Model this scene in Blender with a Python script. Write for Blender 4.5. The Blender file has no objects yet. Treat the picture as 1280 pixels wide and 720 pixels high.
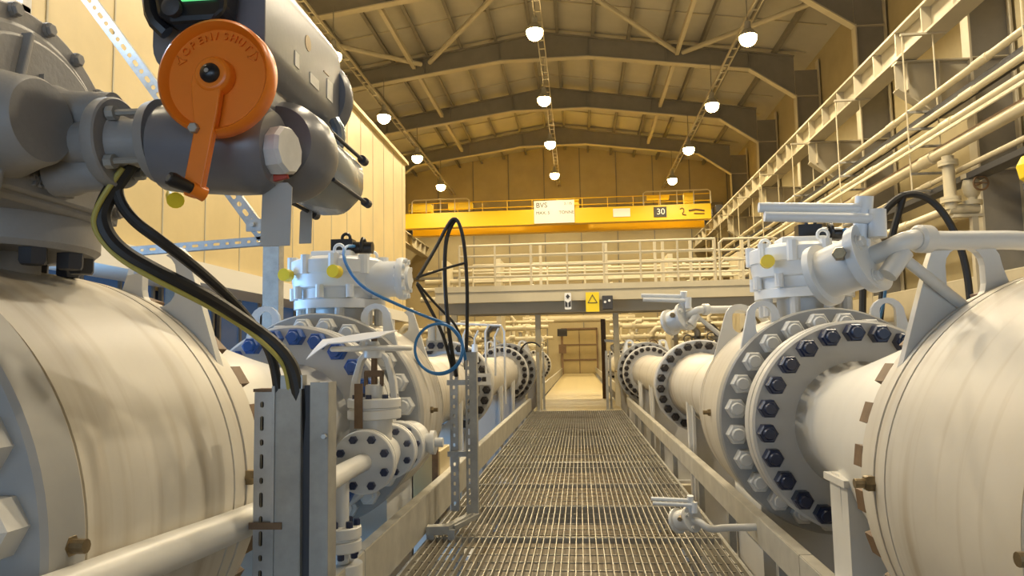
import bpy, bmesh, math, random
from mathutils import Vector, Matrix
random.seed(7)
sc = bpy.context.scene
COL = sc.collection
PI = math.pi
V = Vector

# ------------------------------------------------------------------ materials
def mat(name, col, rough=.5, metal=0., noise=0., nscale=6., bump=0., bscale=60., emit=None, estr=0., stretch=(1, 1, 1), col2=None, spec=.5):
    m = bpy.data.materials.new(name); m.use_nodes = True
    nt = m.node_tree; b = nt.nodes['Principled BSDF']
    b.inputs['Base Color'].default_value = (*col, 1); b.inputs['Roughness'].default_value = rough
    b.inputs['Metallic'].default_value = metal; b.inputs['Specular IOR Level'].default_value = spec
    if emit:
        b.inputs['Emission Color'].default_value = (*emit, 1); b.inputs['Emission Strength'].default_value = estr
    if noise > 0 or bump > 0:
        tc = nt.nodes.new('ShaderNodeTexCoord'); mp = nt.nodes.new('ShaderNodeMapping')
        mp.inputs['Scale'].default_value = stretch
        nt.links.new(tc.outputs['Object'], mp.inputs['Vector'])
    if noise > 0:
        n = nt.nodes.new('ShaderNodeTexNoise'); n.inputs['Scale'].default_value = nscale
        n.inputs['Detail'].default_value = 6; n.inputs['Roughness'].default_value = .62
        nt.links.new(mp.outputs['Vector'], n.inputs['Vector'])
        r = nt.nodes.new('ShaderNodeValToRGB')
        r.color_ramp.elements[0].position = .3; r.color_ramp.elements[1].position = .72
        c2 = col2 or tuple(c*(1-noise) for c in col)
        r.color_ramp.elements[0].color = (*c2, 1); r.color_ramp.elements[1].color = (*col, 1)
        nt.links.new(n.outputs['Fac'], r.inputs['Fac']); nt.links.new(r.outputs['Color'], b.inputs['Base Color'])
    if bump > 0:
        n2 = nt.nodes.new('ShaderNodeTexNoise'); n2.inputs['Scale'].default_value = bscale; n2.inputs['Detail'].default_value = 3
        nt.links.new(mp.outputs['Vector'], n2.inputs['Vector'])
        bp = nt.nodes.new('ShaderNodeBump'); bp.inputs['Strength'].default_value = bump; bp.inputs['Distance'].default_value = .01
        nt.links.new(n2.outputs['Fac'], bp.inputs['Height']); nt.links.new(bp.outputs['Normal'], b.inputs['Normal'])
    return m

def stained_paint(name, col):
    """light paint with long brownish dribble marks running round the cylinder"""
    m = mat(name, col, .42, noise=.12, nscale=3.)
    nt = m.node_tree; b = nt.nodes['Principled BSDF']
    src = b.inputs['Base Color'].links[0].from_socket
    tc = nt.nodes.new('ShaderNodeTexCoord'); mp = nt.nodes.new('ShaderNodeMapping'); mp.inputs['Scale'].default_value = (.5, 5.5, .35)
    nz = nt.nodes.new('ShaderNodeTexNoise'); nz.inputs['Scale'].default_value = 1.9; nz.inputs['Detail'].default_value = 5
    r = nt.nodes.new('ShaderNodeValToRGB'); r.color_ramp.elements[0].position = .52; r.color_ramp.elements[1].position = .72
    r.color_ramp.elements[0].color = (0, 0, 0, 1); r.color_ramp.elements[1].color = (.75, .75, .75, 1)
    mx = nt.nodes.new('ShaderNodeMixRGB'); mx.inputs['Color2'].default_value = (.36, .29, .19, 1)
    nt.links.new(tc.outputs['Object'], mp.inputs['Vector']); nt.links.new(mp.outputs['Vector'], nz.inputs['Vector'])
    nt.links.new(nz.outputs['Fac'], r.inputs['Fac']); nt.links.new(r.outputs['Color'], mx.inputs['Fac'])
    nt.links.new(src, mx.inputs['Color1']); nt.links.new(mx.outputs['Color'], b.inputs['Base Color'])
    return m

M = dict(
    body=stained_paint('stained light paint', (.62, .58, .50)),
    paint=mat('light grey paint', (.66, .65, .61), .35, noise=.08, nscale=4),
    ring=mat('grey closure paint', (.34, .34, .33), .45, noise=.1),
    flangepaint=mat('flange grey paint', (.56, .55, .52), .4, noise=.08, nscale=4),
    white=mat('white grey paint', (.74, .76, .77), .35, noise=.06),
    nut=mat('painted nut grey', (.60, .60, .58), .4),
    bluecoat_cool_lit=mat('blue coated bolting in cool light', (.015, .075, .30), .35, spec=.6),  # same coating as the other bolts, with cool light put into the colour
    blackbolt=mat('black bolting', (.016, .011, .008), .4, spec=.5),  # the coating darkened as it looks under warm light
    navy=mat('dark coated bolting', (.008, .016, .055), .35, spec=.6),
    black=mat('black rubber', (.015, .014, .013), .5),
    plastic=mat('black plastic', (.012, .012, .014), .3),
    galv=mat('galvanised steel', (.44, .44, .42), .42, metal=.75, noise=.3, nscale=9),
    galvflat=mat('weathered galvanised', (.42, .41, .37), .55, metal=.35, noise=.35, nscale=7),
    grate=mat('grating steel', (.42, .39, .32), .45, metal=.5, noise=.15, nscale=3),
    plate=mat('worn floor plate', (.55, .45, .24), .45, noise=.2, nscale=3),
    rail=mat('kick rail galvanised', (.55, .52, .44), .5, metal=.3, noise=.3, nscale=4),
    orange=mat('orange enamel', (.86, .21, .012), .33, noise=.12, nscale=5),
    actuator=mat('actuator grey paint', (.17, .175, .195), .32, noise=.15, nscale=5, bump=.03, bscale=60),
    gear=mat('cast gear grey', (.31, .30, .285), .5, noise=.2, nscale=6, bump=.12, bscale=60),
    motor=mat('motor casing grey', (.30, .34, .39), .25, metal=.5),
    cream=mat('cream cladding', (.66, .53, .28), .35, noise=.18, nscale=.8, bump=.05, bscale=1.2),
    fascia=mat('pale fascia', (.72, .70, .64), .5),
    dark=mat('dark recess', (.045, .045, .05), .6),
    ceil=mat('ceiling lining', (.48, .46, .40), .7, noise=.15, nscale=.6),
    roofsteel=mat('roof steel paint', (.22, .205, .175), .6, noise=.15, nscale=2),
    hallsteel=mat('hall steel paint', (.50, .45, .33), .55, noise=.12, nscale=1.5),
    wall=mat('hall wall sheeting', (.42, .35, .20), .6, noise=.15, nscale=.9),
    concrete=mat('floor concrete', (.25, .19, .11), .6, noise=.3, nscale=1.2, bump=.2, bscale=20),
    yellow=mat('crane yellow', (.87, .55, .015), .4),
    yellowcap=mat('yellow plastic cap', (.9, .68, .03), .4),
    mezz=mat('mezzanine paint', (.60, .53, .36), .5, noise=.1, nscale=2),
    pipe=mat('pipe paint', (.60, .53, .36), .4, noise=.2, nscale=1.5),
    brown=mat('dark brown paint', (.07, .05, .03), .6, noise=.3, nscale=3),
    rust_and_shade=mat('rust and shade brown', (.20, .12, .06), .6, noise=.4, nscale=20),
    brass=mat('tarnished brass', (.33, .25, .14), .4, metal=.7, noise=.4, nscale=30),
    sign=mat('sign white', (.85, .85, .82), .5),
    signyellow=mat('sign yellow', (.88, .66, .02), .5),
    blue=mat('blue hose', (.02, .16, .42), .4),
    yellowstripe=mat('green yellow sheath', (.42, .36, .08), .5),
    plug=mat('pale plug', (.68, .68, .66), .4, noise=.25, nscale=10),
    red=mat('red tag', (.45, .06, .03), .5),
    tag=mat('grey tag plate', (.42, .40, .36), .5, metal=.3),
    lcd=mat('green display', (.1, .6, .2), .4, emit=(.16, .85, .30), estr=.9),
    bulb=mat('glowing bulb', (1, .8, .5), .4, emit=(1, .70, .30), estr=45),
    doorm=mat('door paint', (.34, .26, .11), .5, noise=.1, nscale=2),
    glass=mat('blue daylit pane', (.05, .09, .16), .15, spec=.6, emit=(.16, .34, .75), estr=.12),
    skypane=mat('daylit pane', (.5, .6, .75), .3, emit=(.62, .76, 1), estr=1.6),
    clear=mat('cloudy plastic', (.70, .70, .70), .3),
)

# ------------------------------------------------------------------ mesh helpers
def basis(ax):
    a = V(ax).normalized(); h = V((0, 0, 1)) if abs(a.z) < .9 else V((0, 1, 0))
    u = h.cross(a).normalized(); return a, u, a.cross(u)

class MB:
    def __init__(s): s.bm = bmesh.new()
    def face(s, vs):
        try: s.bm.faces.new(vs)
        except ValueError: pass
    def box(s, c, sz, rot=None):
        R = rot or Matrix.Identity(3); c = V(c); v = []
        for x in (-.5, .5):
            for y in (-.5, .5):
                for z in (-.5, .5): v.append(s.bm.verts.new(c+R@V((x*sz[0], y*sz[1], z*sz[2]))))
        for f in ((0, 1, 3, 2), (4, 6, 7, 5), (0, 4, 5, 1), (2, 3, 7, 6), (0, 2, 6, 4), (1, 5, 7, 3)): s.face([v[i] for i in f])
        return s
    def bar(s, p0, p1, w, h, up=(0, 0, 1)):
        p0, p1 = V(p0), V(p1); d = p1-p0; a = d.normalized(); u = V(up)
        if abs(a.dot(u)) > .99: u = V((0, 1, 0))
        x = a.cross(u).normalized(); z = x.cross(a)
        R = Matrix((x, a, z)).transposed()
        return s.box((p0+p1)/2, (w, d.length, h), R)
    def lathe(s, prof, o, ax, n=32, phase=0., close=False):
        o = V(o); a, u, w = basis(ax); rings = []
        for t, r in prof:
            c = o+a*t
            if r < 1e-5: rings.append([s.bm.verts.new(c)])
            else: rings.append([s.bm.verts.new(c+(u*math.cos(phase+2*PI*k/n)+w*math.sin(phase+2*PI*k/n))*r) for k in range(n)])
        if close: rings.append(rings[0])
        for A, B in zip(rings, rings[1:]):
            for k in range(n):
                k2 = (k+1) % n
                if len(A) == 1 and len(B) == 1: continue
                if len(A) == 1: s.face((A[0], B[k], B[k2]))
                elif len(B) == 1: s.face((A[k], B[0], A[k2]))
                else: s.face((A[k], B[k], B[k2], A[k2]))
        if not close:
            if len(rings[0]) > 1: s.face(rings[0])
            if len(rings[-1]) > 1: s.face(list(reversed(rings[-1])))
        return s
    def cyl(s, p0, p1, r, r2=None, n=20, phase=0.):
        p0, p1 = V(p0), V(p1); L = (p1-p0).length
        return s.lathe([(0, r), (L, r if r2 is None else r2)], p0, p1-p0, n, phase)
    def hex(s, p, ax, r, h):
        return s.lathe([(0, r), (h*.85, r), (h, r*.86)], p, ax, 6)
    def tube(s, pts, r, n=10, closed=False, smooth=0):
        pts = [V(p) for p in pts]
        for _ in range(smooth):
            q = []
            m = len(pts)
            if not closed: q.append(pts[0])
            for i in range(m if closed else m-1):
                a, b = pts[i], pts[(i+1) % m]; q += [a*.75+b*.25, a*.25+b*.75]
            if not closed: q.append(pts[-1])
            pts = q
        m = len(pts); rings = []; u = None
        for i, p in enumerate(pts):
            if closed: t = pts[(i+1) % m]-pts[i-1]
            else: t = pts[min(i+1, m-1)]-pts[max(i-1, 0)]
            t.normalize()
            if u is None: _, u, w = basis(t)
            u = (u-t*u.dot(t)).normalized(); w = t.cross(u)
            rings.append([s.bm.verts.new(p+(u*math.cos(2*PI*k/n)+w*math.sin(2*PI*k/n))*r) for k in range(n)])
        pairs = list(zip(rings, rings[1:]))+([(rings[-1], rings[0])] if closed else [])
        for A, B in pairs:
            off = 0
            if closed and B is rings[0]:
                off = min(range(n), key=lambda o: sum((A[k].co-B[(k+o) % n].co).length for k in range(n)))
            for k in range(n):
                s.face((A[k], A[(k+1) % n], B[(k+1+off) % n], B[(k+off) % n]))
        if not closed: s.face(list(reversed(rings[0]))); s.face(rings[-1])
        return s
    def torus(s, c, ax, R, r, n=40, m=8):
        a, u, w = basis(ax); c = V(c)
        return s.tube([c+(u*math.cos(2*PI*k/n)+w*math.sin(2*PI*k/n))*R for k in range(n)], r, m, closed=True)
    def plate(s, outer, holes, o, ux, uy, th):
        o, ux, uy = V(o), V(ux), V(uy); nrm = ux.cross(uy).normalized()
        E = []; b2 = bmesh.new()
        for L in [outer]+list(holes):
            vs = [b2.verts.new(o+ux*p[0]+uy*p[1]) for p in L]
            for i in range(len(vs)): E.append(b2.edges.new((vs[i], vs[(i+1) % len(vs)])))
        bmesh.ops.triangle_fill(b2, use_beauty=True, use_dissolve=False, edges=E, normal=nrm)
        r = bmesh.ops.extrude_face_region(b2, geom=b2.faces[:])
        bmesh.ops.translate(b2, vec=nrm*th, verts=[g for g in r['geom'] if isinstance(g, bmesh.types.BMVert)])
        bmesh.ops.recalc_face_normals(b2, faces=b2.faces[:])
        s.merge(b2); b2.free(); return s
    def merge(s, b2):
        mp = {v: s.bm.verts.new(v.co) for v in b2.verts}
        for f in b2.faces: s.face([mp[v] for v in f.verts])
    def text(s, txt, size, depth, o, ux, uy, center=True):
        cu = bpy.data.curves.new('lettering_curve', 'FONT'); cu.body = txt; cu.size = size; cu.extrude = depth/2
        if center: cu.align_x = 'CENTER'; cu.align_y = 'CENTER'
        ob = bpy.data.objects.new('lettering_curve', cu); COL.objects.link(ob)
        dg = bpy.context.evaluated_depsgraph_get(); dg.update()
        me = bpy.data.meshes.new_from_object(ob.evaluated_get(dg))
        b2 = bmesh.new(); b2.from_mesh(me)
        ux, uy = V(ux).normalized(), V(uy).normalized(); nz = ux.cross(uy); o = V(o)
        for v in b2.verts: v.co = o+ux*v.co.x+uy*v.co.y+nz*v.co.z
        s.merge(b2); b2.free()
        bpy.data.objects.remove(ob); bpy.data.curves.remove(cu); bpy.data.meshes.remove(me); return s
    def pieces(s, tol=.002):
        seen, comps = set(), []
        for v in s.bm.verts:
            if v in seen: continue
            st, c = [v], []; seen.add(v)
            while st:
                q = st.pop(); c.append(q)
                for e in q.link_edges:
                    w = e.other_vert(q)
                    if w not in seen: seen.add(w); st.append(w)
            comps.append(c)
        bb = [([min(v.co[i] for v in c)-tol for i in range(3)], [max(v.co[i] for v in c)+tol for i in range(3)]) for c in comps]
        par = list(range(len(comps)))
        def find(i):
            while par[i] != i: i = par[i]
            return i
        for i in range(len(comps)):
            for j in range(i):
                if all(bb[i][0][k] <= bb[j][1][k] and bb[j][0][k] <= bb[i][1][k] for k in range(3)):
                    a, b = find(i), find(j)
                    if a != b: par[a] = b
        out = {}
        for i, c in enumerate(comps): out.setdefault(find(i), []).extend(c)
        return list(out.values())
    def build(s, name, m, parent=None, angle=35, bevel=0., label=None):
        bm = s.bm
        if parent is not None and not any(k in name for k in ('lettering', 'number', 'emblem', 'mark', 'frame', 'joint')):
            ps = s.pieces()
            if len(ps) > 1:
                first = None
                for c in ps:
                    q = MB(); mp = {v: q.bm.verts.new(v.co) for v in c}
                    for f in {f for v in c for f in v.link_faces}: q.face([mp[v] for v in f.verts])
                    o = q.build1(name, m, parent, angle, bevel, label)
                    first = first or o
                bm.free(); return first
        return s.build1(name, m, parent, angle, bevel, label)
    def build1(s, name, m, parent=None, angle=35, bevel=0., label=None):
        bm = s.bm
        bmesh.ops.recalc_face_normals(bm, faces=bm.faces[:])
        me = bpy.data.meshes.new(name)
        root = parent
        while root is not None and root.parent is not None: root = root.parent
        if root is not None: bmesh.ops.translate(bm, vec=-root.location, verts=bm.verts[:])
        else:
            xs = [v.co.x for v in bm.verts]; ys = [v.co.y for v in bm.verts]; zs = [v.co.z for v in bm.verts]
            o = V(((min(xs)+max(xs))/2, (min(ys)+max(ys))/2, min(zs)))
            bmesh.ops.translate(bm, vec=-o, verts=bm.verts[:])
        bm.to_mesh(me); bm.free()
        if angle: me.shade_smooth(); me.set_sharp_from_angle(angle=math.radians(angle))
        me.materials.append(m if not isinstance(m, str) else M[m])
        ob = bpy.data.objects.new(name, me); COL.objects.link(ob)
        if parent is not None: ob.parent = parent
        else: ob.location = o
        if bevel:
            md = ob.modifiers.new('bevel', 'BEVEL'); md.width = bevel; md.segments = 2; md.limit_method = 'ANGLE'
        if label: ob['label'] = label
        return ob

def tag(o, label, cat, group=None):
    o['label'] = label; o['category'] = cat
    if group: o['group'] = group
    return o
def thing(name, label, cat, loc, group=None):
    o = bpy.data.objects.new(name, None); COL.objects.link(o); o.location = loc; o.empty_display_size = .1
    return tag(o, label, cat, group)
def struct(mb, name, m, angle=0, **k):
    o = mb.build(name, m, None, angle, **k); o['kind'] = 'structure'; return o
def copy_tree(o, parent=None, loc=None):
    c = o.copy(); COL.objects.link(c)
    if parent: c.parent = parent
    if loc is not None: c.location = loc
    for ch in list(o.children): copy_tree(ch, c)
    return c
def child_copy(ob, loc, parent=None):
    c = ob.copy(); COL.objects.link(c); c.parent = parent or ob.parent; c.location = loc; return c
ORD = ['nearest', 'second', 'third', 'fourth', 'fifth', 'sixth', 'seventh', 'eighth', 'ninth', 'tenth', 'eleventh', 'twelfth']
def arc(cx, cy, r, a0, a1, n=8): return [(cx+r*math.cos(math.radians(a0+(a1-a0)*i/n)), cy+r*math.sin(math.radians(a0+(a1-a0)*i/n))) for i in range(n+1)]
def slot(cx, cy, r, h): return arc(cx, cy+h/2, r, 0, 180)+arc(cx, cy-h/2, r, 180, 360)

# ------------------------------------------------------------------ the hall shell
HX, XL, XR, YE, YF, ZF = -1.28, -13.4, 10.85, 52.0, -12.0, -.9
def roofz(x): return 16.25-.155*abs(x-HX)
b = MB(); b.box(((XL+XR)/2, (YE+YF)/2, ZF-.1), (XR-XL+.6, YE-YF+.6, .2)); struct(b, 'floor', 'concrete')
b = MB()
for x0, x1 in ((XL-.2, HX), (HX, XR+.2)):
    b.plate([(x0, roofz(x0)), (x1, roofz(x1)), (x1, roofz(x1)+.12), (x0, roofz(x0)+.12)], [], (0, YE+.2, 0), (1, 0, 0), (0, 0, 1), YE-YF+.4)
struct(b, 'ceiling', 'ceil')
struct(MB().box((XR+.1, (YE+YF)/2, 7.2), (.2, YE-YF, 16.2)), 'wall_right', 'wall')
struct(MB().box((XL-.1, (YE+YF)/2, 7.2), (.2, YE-YF, 16.2)), 'wall_left', 'wall')
struct(MB().box(((XL+XR)/2, YE+.1, 7.9), (XR-XL+.4, .2, 17.6)), 'wall_back', 'wall')
struct(MB().box(((XL+XR)/2, YF-.1, 7.9), (XR-XL+.4, .2, 17.6)), 'wall_front', 'wall')
# sheeting joints and rails on the end wall
for i, x in enumerate([-12.4+2.55*k for k in range(10)]):
    struct(MB().box((x, YE-.02, 8.), (.07, .05, 16)), 'trim_%d' % (i+1), 'roofsteel')
struct(MB().box((HX, YE-.06, 11.6), (23, .1, .18)), 'trim_11', 'roofsteel')
struct(MB().box((HX, YE-.06, 6.9), (23, .1, .18)), 'trim_12', 'roofsteel')
# door at the end of the walkway
b = MB()
b.box((-.59, YE-.06, 1.5), (1.15, .08, 3.0)); b.box((.61, YE-.06, 1.5), (1.15, .08, 3.0))
d = struct(b, 'door_1', 'doorm')
fb = MB(); fb.box((-1.22, YE-.08, 1.55), (.1, .14, 3.15)); fb.box((1.24, YE-.08, 1.55), (.1, .14, 3.15)); fb.box((.01, YE-.08, 3.1), (2.5, .14, .12))
fb.box((.01, YE-.12, .95), (2.3, .05, .1)); fb.box((.01, YE-.12, 2.0), (2.3, .05, .08)); fb.box((.01, YE-.11, 1.5), (.05, .05, 3))
f = fb.build('door_frame', 'rust_and_shade', None, 0); f.parent = d; f.location = f.location-d.location

# unseen windows added behind the camera to carry the cool fill
for i, x in enumerate((-7.2, -3.6, 0, 3.6, 7.2)):
    w = struct(MB().box((x, YF+.06, 1.4), (2.6, .06, 4.2)), 'window_%d' % (i+1), 'skypane')
    fr = MB()
    for dx in (-1.35, 0, 1.35): fr.box((x+dx, YF+.1, 1.4), (.1, .1, 4.4))
    for dz in (-2.25, 0, 2.25): fr.box((x, YF+.1, 1.4+dz*.95), (2.8, .1, .1))
    o = fr.build('window_frame', 'hallsteel', None, 0); o.parent = w; o.location = o.location-w.location

# ------------------------------------------------------------------ cream clad room on the left
BX, BY = -5.5, 23.4
b = MB()
b.box((BX-3.6, (BY+YF)/2, 5.15), (7.2, BY-YF-.2, 4.86)); room = struct(b, 'wall_cladding', 'cream')
j = MB()
y = 1.4
while y < BY:
    j.box((BX+.004, y, 5.15), (.012, .025, 4.8)); y += 1.13
o = j.build('panel_joint', 'hallsteel', None, 0); o.parent = room; o.location = o.location-room.location
j = MB().bar((BX-.05, YF, 7.62), (BX-.05, BY, 7.62), .3, .1); o = j.build('roof_edge', 'cream', None, 0); o.parent = room; o.location = o.location-room.location
struct(MB().box((BX-.35, (BY+YF)/2, 2.58), (.9, BY-YF-.4, .30)), 'trim_13', 'fascia')
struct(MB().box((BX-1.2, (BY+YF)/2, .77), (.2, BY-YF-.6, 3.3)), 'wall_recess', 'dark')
for i in range(7):
    y = 6.2+i*1.9
    w = struct(MB().box((BX-1.06, y, 1.95), (.05, 1.6, 1.5)), 'window_%d' % (6+i), 'glass')
    fr = MB()
    for dy in (-.83, 0, .83): fr.box((BX-1.03, y+dy, 1.95), (.06, .06, 1.6))
    for dz in (-.78, .78): fr.box((BX-1.03, y, 1.95+dz), (.06, 1.7, .06))
    o = fr.build('window_frame', 'galvflat', None, 0); o.parent = w; o.location = o.location-w.location
for i in range(3):
    tag(MB().box((BX-.4, 5.2+i*5.2, .75), (.22, .22, 3.3)).build('support_post', 'galvflat', None, 0, bevel=.01),
        '%s galvanised square post carrying the cream clad room on the left' % ORD[i], 'post', 'posts under the cream room')
# a window high on the clad room, cut by the left edge of the picture
w = struct(MB().box((BX+.03, 5.6, 5.5), (.06, 2.0, 1.3)), 'window_13', 'skypane')
fr = MB()
for dy in (-1.05, 1.05): fr.box((BX+.05, 5.6+dy, 5.5), (.1, .12, 1.5))
for dz in (-.7, .7): fr.box((BX+.05, 5.6, 5.5+dz), (.1, 2.2, .12))
o = fr.build('window_frame', 'fascia', None, 0); o.parent = w; o.location = o.location-w.location

# ------------------------------------------------------------------ roof frames, columns, purlins
FY = [18.7+7*k for k in range(5)]
def flange_path(b, pts, y, w, t):
    for p, q in zip(pts, pts[1:]): b.bar((p[0], y, p[1]), (q[0], y, q[1]), w, t, up=(0, 0, 1))
for i, y in enumerate([4.7, 11.7]+FY):
    k = i-1
    lab = ['roof rafter above the camera, outside the picture', 'roof rafter high above the near valves, outside the picture'] if False else None
    name = ('nearest', 'second', 'third', 'fourth', 'fifth', 'sixth', 'farthest')[i]
    r = thing('roof_rafter', 'grey-brown haunched steel roof rafter, %s of the seven spanning the hall' % name, 'rafter', (HX, y, 12.4), 'roof rafters')
    low = [(-11.03, 12.4), (-9.1, 13.75), (-2, 14.72), (2, 14.72), (9.1, 13.75), (11.03, 12.4)]
    top = [(11.03, roofz(HX+11.03)-.32), (0, roofz(HX)-.32), (-11.03, roofz(HX-11.03)-.32)]
    poly = [(HX+p[0], p[1]) for p in low+top]
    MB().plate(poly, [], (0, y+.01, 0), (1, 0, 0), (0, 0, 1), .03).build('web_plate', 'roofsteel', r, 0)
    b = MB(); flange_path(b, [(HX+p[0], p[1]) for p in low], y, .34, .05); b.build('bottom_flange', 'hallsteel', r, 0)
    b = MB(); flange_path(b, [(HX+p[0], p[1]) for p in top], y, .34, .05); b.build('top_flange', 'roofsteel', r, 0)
    b = MB()
    for dx in (-9.1, -5.5, -2, 2, 5.5, 9.1):
        zl = 14.72-max(0, abs(dx)-2)*.137
        b.box((HX+dx, y, (zl+roofz(HX+dx)-.3)/2), (.03, .3, roofz(HX+dx)-.3-zl))
    b.build('stiffener', 'roofsteel', r, 0)
for i, y in enumerate(FY):
    c = thing('hall_column', 'beige I-section steel column on the right wall, %s of five' % ORD[i] if i < 4 else 'beige I-section steel column on the right wall, farthest of five', 'column', (10.25, y, ZF), 'right wall columns')
    z1 = 12.45
    b = MB(); b.box((9.75, y, (z1+ZF)/2), (.05, .36, z1-ZF)); b.box((10.75, y, (14.0+ZF)/2), (.05, .36, 14.0-ZF)); b.build('column_flange', 'hallsteel', c, 0)
    b = MB(); b.box((10.25, y, (13.6+ZF)/2), (.96, .03, 13.6-ZF)); b.build('column_web', 'roofsteel', c, 0)  # darker paint on the web stands in for its shade
    b = MB()
    for z in (3, 5.6, 8.4, 10.4, 12.4): b.box((10.25, y, z), (.96, .3, .03))
    b.build('stiffener', 'hallsteel', c, 0)
    b = MB()
    b.plate([(8.0, 8.35), (9.73, 8.35), (9.73, 7.0), (8.9, 7.0), (8.0, 7.7)], [], (0, y+.015, 0), (1, 0, 0), (0, 0, 1), .03)
    b.bar((8.0, y, 8.37), (9.73, y, 8.37), .32, .04); b.bar((8.0, y, 7.7), (8.9, y, 7.0), .32, .04); b.bar((8.9, y, 7.0), (9.73, y, 7.0), .32, .04)
    b.box((8.25, y, 8.0), (.03, .3, .68)); b.box((9.0, y, 7.7), (.03, .3, 1.3))
    b.build('corbel', 'hallsteel', c, 0)
for i, dx in enumerate((-10.2, -8.6, -7.0, -5.4, -3.8, -2.2, -.6, .6, 2.2, 3.8, 5.4, 7.0, 8.6, 10.2)):
    x = HX+dx; z = roofz(x)-.15
    b = MB(); b.box((x, (YE+2)/2, z), (.05, YE-2, .26)); b.box((x+.06, (YE+2)/2, z-.12), (.12, YE-2, .03))
    side = 'left' if dx < 0 else 'right'; n = int(abs(dx)/1.6)
    tag(b.build('roof_purlin', 'roofsteel', None, 0), '%s thin roof purlin from the ridge on the %s slope' % (ORD[n] if n else 'first', side), 'purlin', 'roof purlins')
# cross ribs of the lining panels
for i in range(14):
    y = 13.2+i*2.8
    b = MB()
    for sx in (-1, 1): b.bar((HX, y, roofz(HX)-.03), (HX+sx*11.6, y, roofz(HX+11.6)-.03), .05, .05)
    tag(b.build('lining_rib', 'hallsteel', None, 0), '%s slim ceiling lining rib across the roof counted from the near end' % (ORD[i] if i < 12 else ('second last', 'last')[i-12]), 'rib', 'ceiling lining ribs')
# longitudinal struts between frames
for nm, x in (('left', -7.23), ('right', 4.67)):
    for i in range(5):
        y0 = 11.7+7*i
        b = MB(); b.bar((x, y0+.2, 14.6), (x, y0+6.8, 14.6), .16, .2)
        tag(b.build('roof_strut', 'hallsteel', None, 0), 'long roof strut on the %s slope between frames, %s bay from the camera' % (nm, ORD[i]), 'strut', 'roof struts')
for bi, y0 in enumerate((25.7, 18.7)):
    bay = ('between the second and third visible rafters', 'in the bay above the first visible rafter')[bi]
    for nm, x0, x1, w in (('left of the ridge', HX-.4, HX-5.2, 'inner'), ('right of the ridge', HX+.4, HX+5.9, 'inner'), ('near the left eaves', HX-11, HX-5.6, 'outer'), ('near the right eaves', HX+11, HX+6.2, 'outer')):
        b = MB(); b.tube([(x0, y0+.3, roofz(x0)-.62), (x1, y0+6.7, roofz(x1)-.7)], .11, 10)
        tag(b.build('roof_brace', 'hallsteel', None), 'diagonal tube roof brace %s %s' % (nm, bay), 'brace', 'roof braces')

# ------------------------------------------------------------------ lamps and cable trays
rows = (('centre', HX, 12.7), ('right', 6.07, 12.07), ('left', -8.6, 12.24))
lampproto = None
for rn, x, z in rows:
    for k in range(-3, 4):
        y = 25.3+7*k
        lab = ('warm glowing high-bay lamp in the %s row, %s visible from the near end' % (rn, ('first', 'second', 'third', 'fourth')[k])) if k >= 0 else 'high-bay lamp in the %s row above and before the picture, %s from the front wall' % (rn, ('first', 'second', 'third')[k+3])
        if lampproto is None:
            t = thing('highbay_lamp', lab, 'lamp', (x, y, z), 'high-bay lamps')
            MB().cyl((x, y, z+.62), (x, y, z+1.9), .018, n=8).build('hanger_rod', 'roofsteel', t)
            b = MB(); b.cyl((x, y, z+.30), (x, y, z+.56), .12, .10); b.torus((x, y, z+.6), (0, 1, 0), .05, .014, 16, 6); b.build('ballast_housing', 'galvflat', t)
            b = MB(); b.lathe([(.30, .10), (.27, .17), (.16, .26), (.06, .30), (.04, .31), (.06, .29), (.15, .25), (.26, .13)], (x, y, z), (0, 0, 1), 24); b.build('reflector', 'galvflat', t)
            b = MB(); b.lathe([(-.30, 0), (-.28, .12), (-.2, .23), (-.08, .29), (.02, .29), (.1, .25), (.2, .14), (.24, 0)], (x, y, z), (0, 0, 1), 20); b.build('bulb', 'bulb', t)
            lampproto = t
        else:
            t = copy_tree(lampproto, None, (x, y, z)); t['label'] = lab
        for nm, en, sp in (('spot', LAMPW if False else 1, 0),):
            pass
        ld = bpy.data.lights.new('lamp_light', 'SPOT'); ld.energy = 800 if k >= 0 else 980; ld.color = (1, .765, .34) if k >= 0 else (1, .86, .63); ld.spot_size = math.radians(158); ld.spot_blend = .35; ld.shadow_soft_size = .25
        lo = bpy.data.objects.new('lamp_light', ld); lo.location = (0, 0, -.36); lo.parent = t; COL.objects.link(lo)
for rn, x, z in (('centre', -1.15, 13.25), ('right', 6.2, 12.85), ('left', -8.7, 12.9)):
    t = thing('cable_tray', 'long narrow galvanised cable tray above the %s row of lamps' % rn, 'cable tray', (x, 26, z), 'lamp cable trays')
    for s in (-.12, .12): MB().box((x+s, 27, z), (.03, 50, .12)).build('side_rail', 'hallsteel', t, 0)
    b = MB()
    for i in range(60): b.box((x, 4+i*.8, z-.03), (.24, .06, .03))
    b.build('rung', 'hallsteel', t, 0)

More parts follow.
